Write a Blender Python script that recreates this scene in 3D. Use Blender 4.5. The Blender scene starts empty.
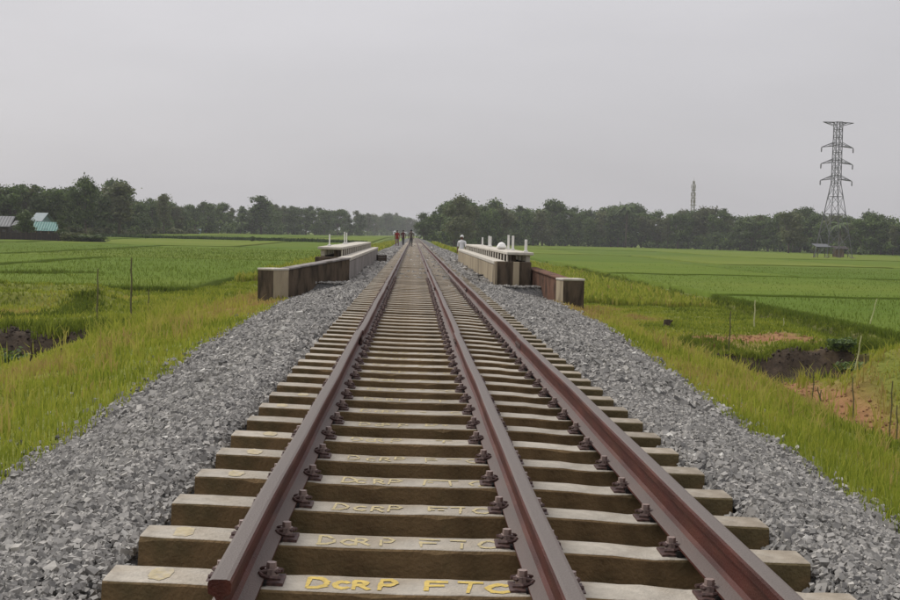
import bpy, bmesh, math, random
import numpy as np
from mathutils import Vector, Matrix

random.seed(7)
rng = np.random.default_rng(7)
R = math.radians
SC = bpy.context.scene
COL = SC.collection

# ------------------------------------------------------------------ camera
F_PX, W_PX, H_PX = 1200.0, 900.0, 600.0
CAM = Vector((0.0, 0.0, 1.07))
YAW, PITCH, ROLL = math.atan(38 / F_PX), math.atan(65 / F_PX), R(1.3)
_f = Vector((math.sin(YAW) * math.cos(PITCH), math.cos(YAW) * math.cos(PITCH), -math.sin(PITCH)))
_r0 = Vector((math.cos(YAW), -math.sin(YAW), 0))
_u0 = _r0.cross(_f)
_r = _r0 * math.cos(ROLL) + _u0 * math.sin(ROLL)
_u = _u0 * math.cos(ROLL) - _r0 * math.sin(ROLL)
cam_data = bpy.data.cameras.new('camera')
cam = bpy.data.objects.new('camera', cam_data)
COL.objects.link(cam)
M = Matrix(((_r.x, _u.x, -_f.x), (_r.y, _u.y, -_f.y), (_r.z, _u.z, -_f.z))).to_4x4()
M.translation = CAM
cam.matrix_world = M
cam_data.sensor_width = 36
cam_data.lens = 36 * F_PX / W_PX
cam_data.clip_start, cam_data.clip_end = 0.05, 6000
SC.camera = cam

# ------------------------------------------------------------------ light
SUN_DIR = Vector((-0.75, 0.62, 1.0)).normalized()
world = bpy.data.worlds.new('World'); SC.world = world; world.use_nodes = True
nt = world.node_tree; N = nt.nodes; L = nt.links
for n in list(N): N.remove(n)
wo = N.new('ShaderNodeOutputWorld'); bg = N.new('ShaderNodeBackground')
sky = N.new('ShaderNodeTexSky'); sky.sky_type = 'NISHITA'; sky.sun_disc = False
sky.sun_elevation = math.asin(SUN_DIR.z); sky.sun_rotation = math.atan2(SUN_DIR.x, SUN_DIR.y)
sky.air_density = 1.0; sky.dust_density = 4.0
tc = N.new('ShaderNodeTexCoord')
# overcast cloud sheet: even grey, a little brighter towards the veiled sun, soft streaks
dot = N.new('ShaderNodeVectorMath'); dot.operation = 'DOT_PRODUCT'
dot.inputs[1].default_value = SUN_DIR
L.new(tc.outputs['Generated'], dot.inputs[0])
mr = N.new('ShaderNodeMapRange'); mr.inputs[1].default_value = -1; mr.inputs[2].default_value = 1
mr.inputs[3].default_value = 2.5; mr.inputs[4].default_value = 4.0
L.new(dot.outputs['Value'], mr.inputs[0])
mp = N.new('ShaderNodeMapping'); mp.inputs['Scale'].default_value = (1, 1, 4)
L.new(tc.outputs['Generated'], mp.inputs[0])
nz = N.new('ShaderNodeTexNoise'); nz.inputs['Scale'].default_value = 2.2; nz.inputs['Detail'].default_value = 4
L.new(mp.outputs[0], nz.inputs[0])
mr2 = N.new('ShaderNodeMapRange'); mr2.inputs[1].default_value = .25; mr2.inputs[2].default_value = .75
mr2.inputs[3].default_value = 0.92; mr2.inputs[4].default_value = 1.08
L.new(nz.outputs['Fac'], mr2.inputs[0])
# overcast skies brighten steadily from the horizon to the zenith
sp = N.new('ShaderNodeSeparateXYZ'); L.new(tc.outputs['Generated'], sp.inputs[0])
ze = N.new('ShaderNodeMapRange'); ze.inputs[1].default_value = 0; ze.inputs[2].default_value = 1
ze.inputs[3].default_value = 1; ze.inputs[4].default_value = 2.1
L.new(sp.outputs['Z'], ze.inputs[0])
mz = N.new('ShaderNodeMath'); mz.operation = 'MULTIPLY'; L.new(mr.outputs[0], mz.inputs[0]); L.new(ze.outputs[0], mz.inputs[1])
mul = N.new('ShaderNodeMath'); mul.operation = 'MULTIPLY'
L.new(mz.outputs[0], mul.inputs[0]); L.new(mr2.outputs[0], mul.inputs[1])
cl = N.new('ShaderNodeVectorMath'); cl.operation = 'SCALE'; cl.inputs[0].default_value = (1.0, 0.98, 1.015)
L.new(mul.outputs[0], cl.inputs['Scale'])
mixs = N.new('ShaderNodeMixRGB'); mixs.inputs[0].default_value = 0.95
L.new(sky.outputs[0], mixs.inputs[1]); L.new(cl.outputs[0], mixs.inputs[2])
bg.inputs['Strength'].default_value = 0.1
L.new(mixs.outputs[0], bg.inputs[0]); L.new(bg.outputs[0], wo.inputs[0])

sun_d = bpy.data.lights.new('sun', 'SUN'); sun_d.energy = 1.5; sun_d.angle = R(20); sun_d.color = (1, .96, .9)
sun = bpy.data.objects.new('sun', sun_d); COL.objects.link(sun)
sun.rotation_euler = SUN_DIR.to_track_quat('Z', 'Y').to_euler()

SC.view_settings.view_transform = 'Standard'; SC.view_settings.look = 'None'
SC.view_settings.exposure = 0.55; SC.view_settings.gamma = 1
SC.view_settings.use_curve_mapping = False
SC.render.engine = 'CYCLES'
SC.cycles.max_bounces = 6; SC.cycles.diffuse_bounces = 3; SC.cycles.glossy_bounces = 2
SC.cycles.transmission_bounces = 3; SC.cycles.transparent_max_bounces = 6; SC.cycles.volume_bounces = 0
SC.cycles.use_denoising = True


def at(px, py, z):
    """the point at height z that pixel (px, py) of the 900x600 photograph looks at"""
    d = _f * F_PX + _r * (px - W_PX / 2) - _u * (py - H_PX / 2)
    t = (z - CAM.z) / d.z
    return CAM + d * t


def at_depth(px, py, dist):
    d = _f * F_PX + _r * (px - W_PX / 2) - _u * (py - H_PX / 2)
    return CAM + d * (dist / d.y)


# ------------------------------------------------------------------ materials
def mat(name, col, rough=.85, var=.25, scale=4.0, bump=.0, bscale=40.0, spec=.3, attr=None, ramp=None,
        translucent=0.0, objrand=0.0, stain=None, stain_scale=1.5, stain_amt=.5, stretch=None, detail=6):
    m = bpy.data.materials.new(name); m.use_nodes = True
    t = m.node_tree; n = t.nodes; l = t.links
    b = n['Principled BSDF']; b.inputs['Roughness'].default_value = rough
    b.inputs['Specular IOR Level'].default_value = spec
    c = n.new('ShaderNodeTexCoord')
    src = c.outputs['Object']
    if stretch:
        q = n.new('ShaderNodeMapping'); q.inputs['Scale'].default_value = stretch
        l.new(src, q.inputs[0]); src = q.outputs[0]
    z = n.new('ShaderNodeTexNoise'); z.inputs['Scale'].default_value = scale; z.inputs['Detail'].default_value = detail
    z.inputs['Roughness'].default_value = .62
    l.new(src, z.inputs['Vector'])
    r = n.new('ShaderNodeMapRange'); r.inputs[1].default_value = .3; r.inputs[2].default_value = .7
    r.inputs[3].default_value = 1 - var; r.inputs[4].default_value = 1 + var
    l.new(z.outputs['Fac'], r.inputs[0])
    base = n.new('ShaderNodeRGB'); base.outputs[0].default_value = (*col, 1)
    cur = base.outputs[0]
    if attr:
        a = n.new('ShaderNodeAttribute'); a.attribute_name = attr
        cr = n.new('ShaderNodeValToRGB')
        e = cr.color_ramp.elements
        while len(e) < len(ramp): e.new(.5)
        for k, (p, cc) in enumerate(ramp):
            e[k].position = p; e[k].color = (*cc, 1)
        l.new(a.outputs['Fac'], cr.inputs[0]); cur = cr.outputs[0]
    if stain:
        z2 = n.new('ShaderNodeTexNoise'); z2.inputs['Scale'].default_value = stain_scale; z2.inputs['Detail'].default_value = 5
        l.new(src, z2.inputs['Vector'])
        r2 = n.new('ShaderNodeMapRange'); r2.inputs[1].default_value = .45; r2.inputs[2].default_value = .65
        r2.inputs[3].default_value = 0; r2.inputs[4].default_value = stain_amt
        l.new(z2.outputs['Fac'], r2.inputs[0])
        mx = n.new('ShaderNodeMixRGB'); l.new(r2.outputs[0], mx.inputs[0]); l.new(cur, mx.inputs[1])
        mx.inputs[2].default_value = (*stain, 1); cur = mx.outputs[0]
    v = n.new('ShaderNodeVectorMath'); v.operation = 'SCALE'
    l.new(cur, v.inputs[0]); l.new(r.outputs[0], v.inputs['Scale']); cur = v.outputs[0]
    if objrand:
        oi = n.new('ShaderNodeObjectInfo')
        r3 = n.new('ShaderNodeMapRange'); r3.inputs[3].default_value = 1 - objrand; r3.inputs[4].default_value = 1 + objrand
        l.new(oi.outputs['Random'], r3.inputs[0])
        v2 = n.new('ShaderNodeVectorMath'); v2.operation = 'SCALE'
        l.new(cur, v2.inputs[0]); l.new(r3.outputs[0], v2.inputs['Scale']); cur = v2.outputs[0]
    l.new(cur, b.inputs['Base Color'])
    if bump:
        z3 = n.new('ShaderNodeTexNoise'); z3.inputs['Scale'].default_value = bscale; z3.inputs['Detail'].default_value = 4
        l.new(c.outputs['Object'], z3.inputs['Vector'])
        bp = n.new('ShaderNodeBump'); bp.inputs['Strength'].default_value = bump; bp.inputs['Distance'].default_value = .02
        l.new(z3.outputs['Fac'], bp.inputs['Height']); l.new(bp.outputs[0], b.inputs['Normal'])
    if translucent:
        tr = n.new('ShaderNodeBsdfTranslucent'); l.new(cur, tr.inputs[0])
        ms = n.new('ShaderNodeMixShader'); ms.inputs[0].default_value = translucent
        l.new(b.outputs[0], ms.inputs[1]); l.new(tr.outputs[0], ms.inputs[2])
        l.new(ms.outputs[0], n['Material Output'].inputs[0])
    return m


MT = {}
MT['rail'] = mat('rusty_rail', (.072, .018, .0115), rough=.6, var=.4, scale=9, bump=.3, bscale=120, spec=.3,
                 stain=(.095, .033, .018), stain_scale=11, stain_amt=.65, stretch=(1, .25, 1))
def upface_tone(m, col, amt, lo=.55, hi=.95):  # mixes a second colour into up-facing faces
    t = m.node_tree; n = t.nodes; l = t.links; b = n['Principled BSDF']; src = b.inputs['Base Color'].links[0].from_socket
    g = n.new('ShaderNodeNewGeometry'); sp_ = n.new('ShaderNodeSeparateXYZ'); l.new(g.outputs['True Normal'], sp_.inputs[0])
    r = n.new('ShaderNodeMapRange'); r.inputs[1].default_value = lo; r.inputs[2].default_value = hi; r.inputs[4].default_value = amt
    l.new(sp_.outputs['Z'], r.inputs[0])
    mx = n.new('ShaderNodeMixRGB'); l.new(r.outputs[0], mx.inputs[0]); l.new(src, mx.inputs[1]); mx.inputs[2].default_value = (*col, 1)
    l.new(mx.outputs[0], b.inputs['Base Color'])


upface_tone(MT['rail'], (.128, .11, .098), .95, .8, .97)
MT['clip'] = mat('rusty_clip', (.05, .021, .018), rough=.6, var=.5, scale=40, spec=.5, stain=(.15, .085, .065), stain_scale=60, stain_amt=.45)
MT['bolt'] = mat('bolt_steel', (.23, .17, .15), rough=.5, var=.4, scale=60, spec=.5)
MT['sleeper'] = mat('sleeper_concrete', (.345, .315, .265), rough=.93, var=.2, scale=14, bump=.35, bscale=90, spec=.2,
                    stain=(.215, .175, .125), stain_scale=3.4, stain_amt=.65, objrand=.14)
MT['sleeper_side'] = mat('sleeper_brown_side', (.15, .1, .05), rough=.95, var=.3, scale=7, bump=.4, bscale=60, spec=.15,  # browner, darker colour for the faces below the top
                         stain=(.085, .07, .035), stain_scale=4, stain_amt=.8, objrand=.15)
MT['paint'] = mat('yellow_paint', (.5, .37, .1), rough=.8, var=.25, scale=40)
MT['paint_faded'] = mat('faded_yellow_paint', (.41, .345, .195), rough=.9, var=.2, scale=40)
MT['darksoil'] = mat('dark_soil', (.045, .032, .024), rough=.95, var=.4, scale=6)
MT['redsoil'] = mat('red_soil', (.24, .125, .06), rough=.95, var=.3, scale=6)
MT['paint_dab'] = mat('worn_yellow_dab', (.4, .34, .215), rough=.9, var=.2, scale=30, stain=(.37, .33, .26), stain_scale=25, stain_amt=.9)
MT['stone'] = mat('ballast_stone', (.3, .3, .3), rough=.88, var=.22, scale=30, spec=.25, attr='tint',
                  ramp=[(0, (.08, .078, .076)), (.3, (.21, .203, .19)), (.65, (.31, .298, .276)), (.9, (.39, .372, .34)), (1, (.5, .488, .45))])
MT['ballast'] = mat('ballast_bed', (.10, .098, .095), rough=.95, var=.6, scale=28, bump=1.0, bscale=35)
MT['concrete'] = mat('pale_concrete', (.36, .3, .205), rough=.92, var=.14, scale=3, bump=.2, bscale=40, spec=.2,
                     stain=(.13, .1, .068), stain_scale=2.6, stain_amt=.8, stretch=(1.5, 1.5, .3))
MT['concrete_grey'] = mat('grey_concrete', (.27, .25, .235), rough=.92, var=.14, scale=3, bump=.2, bscale=40, spec=.2,
                          stain=(.1, .085, .07), stain_scale=2.6, stain_amt=.8, stretch=(1.5, 1.5, .3))
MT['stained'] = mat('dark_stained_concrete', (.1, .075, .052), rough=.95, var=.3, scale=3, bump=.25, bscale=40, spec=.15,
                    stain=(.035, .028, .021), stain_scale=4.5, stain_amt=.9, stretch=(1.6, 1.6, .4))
MT['redwall'] = mat('reddish_stained_concrete', (.155, .085, .058), rough=.95, var=.3, scale=3, bump=.2, spec=.15,
                    stain=(.05, .036, .027), stain_scale=3.5, stain_amt=.85, stretch=(1.5, 1.5, .5))
MT['whitecap'] = mat('whitewashed_concrete', (.5, .47, .405), rough=.9, var=.12, scale=5, stain=(.34, .3, .24), stain_scale=3, stain_amt=.5)
MT['white'] = mat('white_paint', (.74, .73, .70), rough=.7, var=.1, scale=8)
MT['steel'] = mat('galvanised_steel', (.13, .13, .14), rough=.6, var=.2, scale=1, spec=.4)
MT['insulator'] = mat('insulator_glass', (.05, .045, .05), rough=.3, var=.1, spec=.5)
MT['tower2'] = mat('mast_paint', (.24, .23, .15), rough=.7, var=.2, scale=.4)
MT['bamboo'] = mat('bamboo', (.12, .11, .05), rough=.8, var=.3, scale=6, stretch=(1, 1, .3))
MT['paleposts'] = mat('pale_bamboo', (.46, .45, .25), rough=.8, var=.2, scale=6)
MT['wood'] = mat('dark_wood', (.06, .042, .03), rough=.9, var=.4, scale=10)
MT['tin_teal'] = mat('teal_roof_sheet', (.035, .15, .13), rough=.5, var=.2, scale=3)
MT['tin_blue'] = mat('blue_grey_sheet', (.16, .24, .27), rough=.55, var=.25, scale=2)
MT['tin_grey'] = mat('grey_roof_sheet', (.09, .095, .1), rough=.55, var=.25, scale=2)
MT['tin_pale'] = mat('pale_roof_sheet', (.2, .25, .26), rough=.55, var=.15, scale=2)
MT['mud'] = mat('mud_wall', (.28, .2, .14), rough=.95, var=.25, scale=3)
MT['darkmat'] = mat('dark_thatch', (.035, .028, .024), rough=.95, var=.5, scale=5)
MT['bark'] = mat('bark', (.1, .08, .06), rough=.95, var=.3, scale=4)
GR = [(0, (.095, .13, .02)), (.35, (.215, .26, .034)), (.7, (.35, .365, .055)), (.88, (.38, .34, .085)), (1, (.37, .27, .1))]
MT['grass'] = mat('grass_blades', (.1, .14, .03), rough=.7, var=.1, scale=2, attr='tint', ramp=GR, translucent=.42, spec=.05)
RI = [(0, (.10, .145, .019)), (.5, (.132, .18, .026)), (1, (.165, .21, .034))]
MT['rice'] = mat('rice_blades', (.07, .13, .02), rough=.7, var=.1, scale=2, attr='tint', ramp=RI, translucent=.4, spec=.03)
LF = [(0, (.033, .054, .016)), (.6, (.085, .13, .032)), (1, (.16, .215, .052))]
MT['leaf'] = mat('tree_leaves', (.04, .06, .02), rough=.65, var=.15, scale=.6, attr='tint', ramp=LF, translucent=.22, objrand=.22, spec=.25)
LP = [(0, (.06, .08, .025)), (.6, (.11, .125, .045)), (1, (.16, .17, .065))]
MT['leaf_pale'] = mat('pale_tree_leaves', (.1, .12, .04), rough=.65, var=.15, scale=.6, attr='tint', ramp=LP, translucent=.22, objrand=.2, spec=.25)
MT['skin'] = mat('skin', (.16, .085, .055), rough=.6, var=.05)
MT['red_cloth'] = mat('red_cloth', (.22, .015, .012), rough=.9, var=.15)
MT['maroon_cloth'] = mat('maroon_cloth', (.09, .018, .02), rough=.9, var=.15)
MT['dark_cloth'] = mat('dark_cloth', (.035, .034, .045), rough=.9, var=.15)
MT['brown_cloth'] = mat('brown_cloth', (.1, .075, .06), rough=.9, var=.15)
MT['pink_cloth'] = mat('mauve_cloth', (.2, .11, .13), rough=.9, var=.15)
MT['white_cloth'] = mat('white_cloth', (.72, .72, .72), rough=.9, var=.08)
MT['hair'] = mat('black_hair', (.012, .011, .011), rough=.6, var=.1)


def ground_material():
    m = bpy.data.materials.new('ground_soil_and_grass'); m.use_nodes = True
    t = m.node_tree; n = t.nodes; l = t.links
    b = n['Principled BSDF']; b.inputs['Roughness'].default_value = .95; b.inputs['Specular IOR Level'].default_value = .15
    c = n.new('ShaderNodeTexCoord')

    def noise(s, d=6):
        z = n.new('ShaderNodeTexNoise'); z.inputs['Scale'].default_value = s; z.inputs['Detail'].default_value = d
        z.inputs['Roughness'].default_value = .65
        l.new(c.outputs['Object'], z.inputs['Vector']); return z.outputs['Fac']

    def ramp(src, st):
        q = n.new('ShaderNodeValToRGB'); e = q.color_ramp.elements
        while len(e) < len(st): e.new(.5)
        for k, (p, cc) in enumerate(st): e[k].position = p; e[k].color = (*cc, 1)
        l.new(src, q.inputs[0]); return q.outputs[0]

    def mix(f, a, bb):
        q = n.new('ShaderNodeMixRGB'); l.new(f, q.inputs[0]); l.new(a, q.inputs[1]); l.new(bb, q.inputs[2]); return q.outputs[0]

    def at_(nm):
        q = n.new('ShaderNodeAttribute'); q.attribute_name = nm; return q.outputs['Fac']
    g = mix(noise(.35, 5), ramp(noise(2.5), [(.3, (.09, .12, .02)), (.7, (.19, .235, .035))]),
            ramp(noise(6), [(.3, (.13, .12, .03)), (.7, (.24, .24, .05))]))
    far = ramp(noise(.02, 8), [(.3, (.11, .155, .022)), (.7, (.145, .19, .03))])
    g = mix(at_('far'), g, far)
    red = ramp(noise(3.0), [(.25, (.18, .085, .038)), (.75, (.32, .17, .083))])
    dark = ramp(noise(5.0), [(.25, (.022, .017, .013)), (.75, (.085, .062, .042))])
    g = mix(at_('red'), g, red); g = mix(at_('dark'), g, dark)
    l.new(g, b.inputs['Base Color'])
    bp = n.new('ShaderNodeBump'); bp.inputs['Strength'].default_value = .6; bp.inputs['Distance'].default_value = .06
    l.new(noise(9), bp.inputs['Height']); l.new(bp.outputs[0], b.inputs['Normal'])
    return m


MT['ground'] = ground_material()


# ------------------------------------------------------------------ mesh helpers
def props(o, label=None, cat=None, group=None, kind=None):
    if label: o['label'] = label
    if cat: o['category'] = cat
    if group: o['group'] = group
    if kind: o['kind'] = kind
    return o


def link(name, me, parent=None, loc=None):
    o = bpy.data.objects.new(name, me); COL.objects.link(o)
    if parent is not None: o.parent = parent
    if loc is not None: o.location = loc
    return o


def empty(name, loc=(0, 0, 0), rz=0.0):
    o = link(name, None); o.location = loc; o.rotation_euler.z = rz
    o.empty_display_size = .2
    return o


class MB:
    """collects shapes into one mesh"""
    def __init__(s): s.v = []; s.f = []; s.m = []

    def add(s, vs, fs, mi=0):
        k = len(s.v); s.v += [tuple(p) for p in vs]; s.f += [tuple(i + k for i in f) for f in fs]; s.m += [mi] * len(fs); return s

    def box(s, x0, x1, y0, y1, z0, z1, mi=0):
        vs = [(x, y, z) for z in (z0, z1) for y in (y0, y1) for x in (x0, x1)]
        return s.add(vs, [(0, 2, 3, 1), (4, 5, 7, 6), (0, 1, 5, 4), (1, 3, 7, 5), (3, 2, 6, 7), (2, 0, 4, 6)], mi)

    def bar(s, a, b, r0, r1=None, n=5, mi=0):
        a = Vector(a); b = Vector(b); r1 = r0 if r1 is None else r1
        d = (b - a).normalized(); p = d.orthogonal().normalized(); q = d.cross(p)
        vs = []
        for c, r in ((a, r0), (b, r1)):
            for k in range(n):
                t = 2 * math.pi * (k + .5) / n; vs.append(c + (p * math.cos(t) + q * math.sin(t)) * r)
        fs = [(k, (k + 1) % n, n + (k + 1) % n, n + k) for k in range(n)] + [tuple(range(n))[::-1], tuple(range(n, 2 * n))]
        return s.add(vs, fs, mi)

    def tube(s, pts, rad, n=6, mi=0):
        pts = [Vector(p) for p in pts]; vs = []
        if not hasattr(rad, '__len__'): rad = [rad] * len(pts)
        for i, p in enumerate(pts):
            d = (pts[min(i + 1, len(pts) - 1)] - pts[max(i - 1, 0)]).normalized()
            a = d.cross(Vector((.31, .21, .93))).normalized(); b = d.cross(a)
            for k in range(n):
                t = 2 * math.pi * k / n; vs.append(p + (a * math.cos(t) + b * math.sin(t)) * rad[i])
        fs = [(i * n + k, i * n + (k + 1) % n, (i + 1) * n + (k + 1) % n, (i + 1) * n + k) for i in range(len(pts) - 1) for k in range(n)]
        fs += [tuple(range(n))[::-1], tuple(range((len(pts) - 1) * n, len(pts) * n))]
        return s.add(vs, fs, mi)

    def poly(s, outline, z0, z1, mi=0):
        """vertical prism over an xy outline; z1 may be one height per corner"""
        n = len(outline); z1 = z1 if hasattr(z1, '__len__') else [z1] * n
        vs = [(x, y, z0) for x, y in outline] + [(x, y, z) for (x, y), z in zip(outline, z1)]
        return s.add(vs, [(k, (k + 1) % n, n + (k + 1) % n, n + k) for k in range(n)] + [tuple(range(n))[::-1], tuple(range(n, 2 * n))], mi)

    def mesh(s, name, mats, bevel=0, smooth=False):
        me = bpy.data.meshes.new(name); me.from_pydata(s.v, [], s.f)
        for m in (mats if isinstance(mats, (list, tuple)) else [mats]): me.materials.append(m)
        me.polygons.foreach_set('material_index', s.m)
        bm = bmesh.new(); bm.from_mesh(me)
        bmesh.ops.recalc_face_normals(bm, faces=bm.faces)
        if bevel:
            bmesh.ops.bevel(bm, geom=[e for e in bm.edges if len(e.link_faces) == 2 and e.calc_face_angle(0) > .6],
                            offset=bevel, segments=1, affect='EDGES')
        bm.to_mesh(me); bm.free()
        if smooth: me.polygons.foreach_set('use_smooth', [True] * len(me.polygons))
        return me

    def build(s, name, mats, parent=None, bevel=0, smooth=False):
        return link(name, s.mesh(name, mats, bevel, smooth), parent)


def np_mesh(name, V, Fc, material, tint=None, attrs=None, flat=False):
    """mesh from numpy arrays; Fc is (n, 3) or (n, 4)"""
    me = bpy.data.meshes.new(name)
    k = Fc.shape[1]
    me.vertices.add(len(V)); me.vertices.foreach_set('co', np.ascontiguousarray(V, np.float32).ravel())
    me.loops.add(Fc.size); me.loops.foreach_set('vertex_index', np.ascontiguousarray(Fc, np.int32).ravel())
    me.polygons.add(len(Fc)); me.polygons.foreach_set('loop_start', np.arange(0, Fc.size, k, dtype=np.int32))
    me.materials.append(material)
    at_all = dict(attrs or {})
    if tint is not None: at_all['tint'] = tint
    for nm, a in at_all.items():
        d = me.attributes.new(nm, 'FLOAT', 'POINT'); d.data.foreach_set('value', np.ascontiguousarray(a, np.float32))
    if flat:
        d = me.attributes.new('sharp_face', 'BOOLEAN', 'FACE'); d.data.foreach_set('value', np.ones(len(Fc), bool))
    me.update(calc_edges=True)
    return me


_lat = rng.random((64, 64))


def vnoise(x, y, s):
    x = np.asarray(x, float) * s + 100.3; y = np.asarray(y, float) * s + 57.7
    i = np.floor(x).astype(int); j = np.floor(y).astype(int); u = x - i; v = y - j
    u = u * u * (3 - 2 * u); v = v * v * (3 - 2 * v)
    a = _lat[i % 64, j % 64]; b = _lat[(i + 1) % 64, j % 64]; c = _lat[i % 64, (j + 1) % 64]; d = _lat[(i + 1) % 64, (j + 1) % 64]
    return (a * (1 - u) + b * u) * (1 - v) + (c * (1 - u) + d * u) * v


def fbm(x, y, s): return vnoise(x, y, s) * .55 + vnoise(x, y, s * 2.1) * .28 + vnoise(x, y, s * 4.3) * .17


def sstep(a, b, x):
    t = np.clip((x - a) / (b - a), 0, 1); return t * t * (3 - 2 * t)


# ------------------------------------------------------------------ terrain
BR0, BR1 = 32.0, 58.5            # the bridge, along the track
PL, PR = -1.73, 2.22             # inner faces of its parapets
FIELD_L, FIELD_R = -1.5, -2.2


def edges(y):
    t = sstep(7, 24, y)
    return -2.80 - .2 * t, -.76 + .15 * t, 3.05 + .48 * t, -.73 + .17 * t


def ballast_z(x, y):
    eL, zL, eR, zR = edges(y)
    nb = np.where((y > BR0 - .8) & (y < BR1 + .8), 1.0, 0.0)
    wob = (fbm(x, y, 1.3) - .5) * .14
    xl = np.clip((x - eL) / (-1.02 - eL), 0, 1); xr = np.clip((eR - x) / (eR - 1.58), 0, 1)
    left = np.interp(xl, [0, .25, .72, .9, 1], [0, .32, .96, 1.0, .86]); right = np.interp(xr, [0, .3, .75, .9, 1], [0, .4, .97, 1.0, .86])
    fill = -.37 + .10 * sstep(13, 21, y)
    z = np.where(x < -1.02, zL + (-.22 - zL) * left, np.where(x > 1.58, zR + (-.25 - zR) * right, fill))
    z = z + wob * np.where((x < -1.02) | (x > 1.58), 1, .15)
    zb = np.where((x < -1.02) | (x > 1.58), -.25, -.275) + wob * .3
    return z * (1 - nb) + zb * nb


def ground_z(x, y):
    x = np.asarray(x, float); y = np.asarray(y, float)
    eL, zL, eR, zR = edges(y)
    n1 = (fbm(x, y, .5) - .5); n2 = (fbm(x, y, 1.8) - .5)
    rise = 1.0 * sstep(120, 420, y)
    tl = np.clip((eL - x) / (7.8 + eL), 0, 1); tr = np.clip((x - eR) / (8.2 - eR), 0, 1)
    zl = zL + (FIELD_L - zL) * (tl * .75 + .25 * tl * tl * (3 - 2 * tl)) + np.where(tl >= 1, rise, 0)
    zr = zR + (FIELD_R - zR) * (tr * .75 + .25 * tr * tr * (3 - 2 * tr))
    rough = np.where(y < 140, 1, 0)
    zl = zl + (n1 * .35 + n2 * .12) * rough * np.clip(tl * 3, .15, 1)
    zr = zr + (n1 * .4 + n2 * .14) * rough * np.clip(tr * 3, .15, 1)
    inside = np.minimum(np.where(x < .3, zL, zR) - .12, ballast_z(x, y) - .12)
    z = np.where(x < eL, zl, np.where(x > eR, zr, inside))
    # left: dug hollow and low bunds
    z = z - .75 * sstep(18.5, 25.5, y) * (1 - sstep(28.2, 28.9, y + .3 * n2)) * (1 - sstep(-7.7, -6.7, x)) * sstep(-15, -13.5, x)
    for (bx0, bx1, by, sl, hh) in ((-30, -9.0, 39.0, .35, .4), (-30, -11, 46.5, .12, .4)):
        z = z + hh * np.exp(-(((y - by - (x + 12) * sl) / .55) ** 2)) * sstep(bx0, bx0 + 1, x) * (1 - sstep(bx1 - 1.5, bx1, x))
    # right: pit with a cut bank, path of dug soil, mound, ditch beside the rice
    pit = sstep(8.6, 9.4, x) * (1 - sstep(13.2, 14.4, x)) * sstep(29.0, 31.5, y) * (1 - sstep(35.2, 35.7, y + (x - 11) * .25))
    z = z - .75 * pit
    path = np.exp(-((x - np.interp(y, [15, 20, 26, 34, 40], [8.6, 8.6, 8.9, 9.8, 11.2])) / .75) ** 2) * (1 - sstep(36, 40, y)) * sstep(14, 18, y)
    z = z - .25 * path
    d = np.hypot((x - 11.1) / 2.3, (y - 25.6) / 2.6); z = z + 1.1 * (1 - sstep(0, 1.0, d)) + .25 * n2 * (d < 1)
    z = z - .45 * np.exp(-(((x - 15.6) / .6) ** 2)) * sstep(30, 36, y) * (1 - sstep(150, 220, y))
    rd, dk = soil(x, y)
    z = z + (vnoise(x, y, 2.3) - .5) * .3 * dk * (np.abs(x) < 15) + (vnoise(x, y, 2.6) - .5) * .1 * rd * (np.abs(x) > 6)
    # stream bed under the bridge
    ch = sstep(BR0 + 1.5, BR0 + 5, y) * (1 - sstep(BR1 - 5, BR1 - 1.5, y)) * sstep(-7.5, -4, x) * (1 - sstep(5.5, 9, x))
    z = z * (1 - ch) + ch * -3.4
    return z


def soil(x, y):
    eL, zL, eR, zR = edges(y)
    nn = fbm(x, y, .9); n3 = fbm(x + 31, y, 2.2)
    path = np.exp(-((x - np.interp(y, [15, 20, 26, 34, 40], [8.6, 8.6, 8.9, 9.8, 11.2])) / .8) ** 2) * (1 - sstep(35, 38, y)) * sstep(13, 17, y)
    strip = np.exp(-(((y - 39.6 - (x - 11) * .3) / 2.0) ** 2)) * sstep(8.4, 9.6, x) * (1 - sstep(13.0, 14.4, x))
    dm = np.hypot((x - 11.1) / 1.7, (y - 25.6) / 2.0); mound = (1 - sstep(.0, .6, dm)) * .62
    pit = sstep(8.6, 9.6, x) * (1 - sstep(12.6, 14.2, x)) * sstep(29.5, 32, y) * (1 - sstep(36, 36.4, y + (x - 11) * .25))
    wing = np.exp(-(((x - 5.4) / 1.6) ** 2 + ((y - 33.5) / 2.2) ** 2)) * .9 + np.exp(-(((x + 4.0) / .7) ** 2 + ((y - 27.5) / 2.2) ** 2)) * .8
    red = np.clip(np.maximum.reduce([path, strip, mound, pit * .8, wing]) * (.45 + nn * 1.1) * 1.25 - .12, 0, 1)
    bank = pit * sstep(34.0, 34.5, y + (x - 11) * .25)
    hol = sstep(23.6, 24.6, y + 2 * (nn - .5)) * (1 - sstep(29.2, 29.8, y + (nn - .5))) * (1 - sstep(-7.8, -7.1, x + 1.2 * (nn - .5))) * sstep(-15, -13.5, x) * 1.4
    ditch = np.exp(-(((x - 15.7) / .75) ** 2)) * sstep(30, 36, y) * .9
    dark = np.clip(np.maximum.reduce([bank, hol, ditch]) * (.55 + n3), 0, 1)
    return red, dark


def axis(lo, hi, d0, grow, far_lo, far_hi):
    a = list(np.arange(lo, hi, d0)); d = d0; p = hi
    up = []
    while p < far_hi: up.append(p); d *= grow; p += d
    up.append(far_hi)
    dn = []; d = d0; p = lo - d0
    while p > far_lo: dn.append(p); d *= grow; p -= d
    dn.append(far_lo)
    return np.array(dn[::-1] + a + up)


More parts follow.
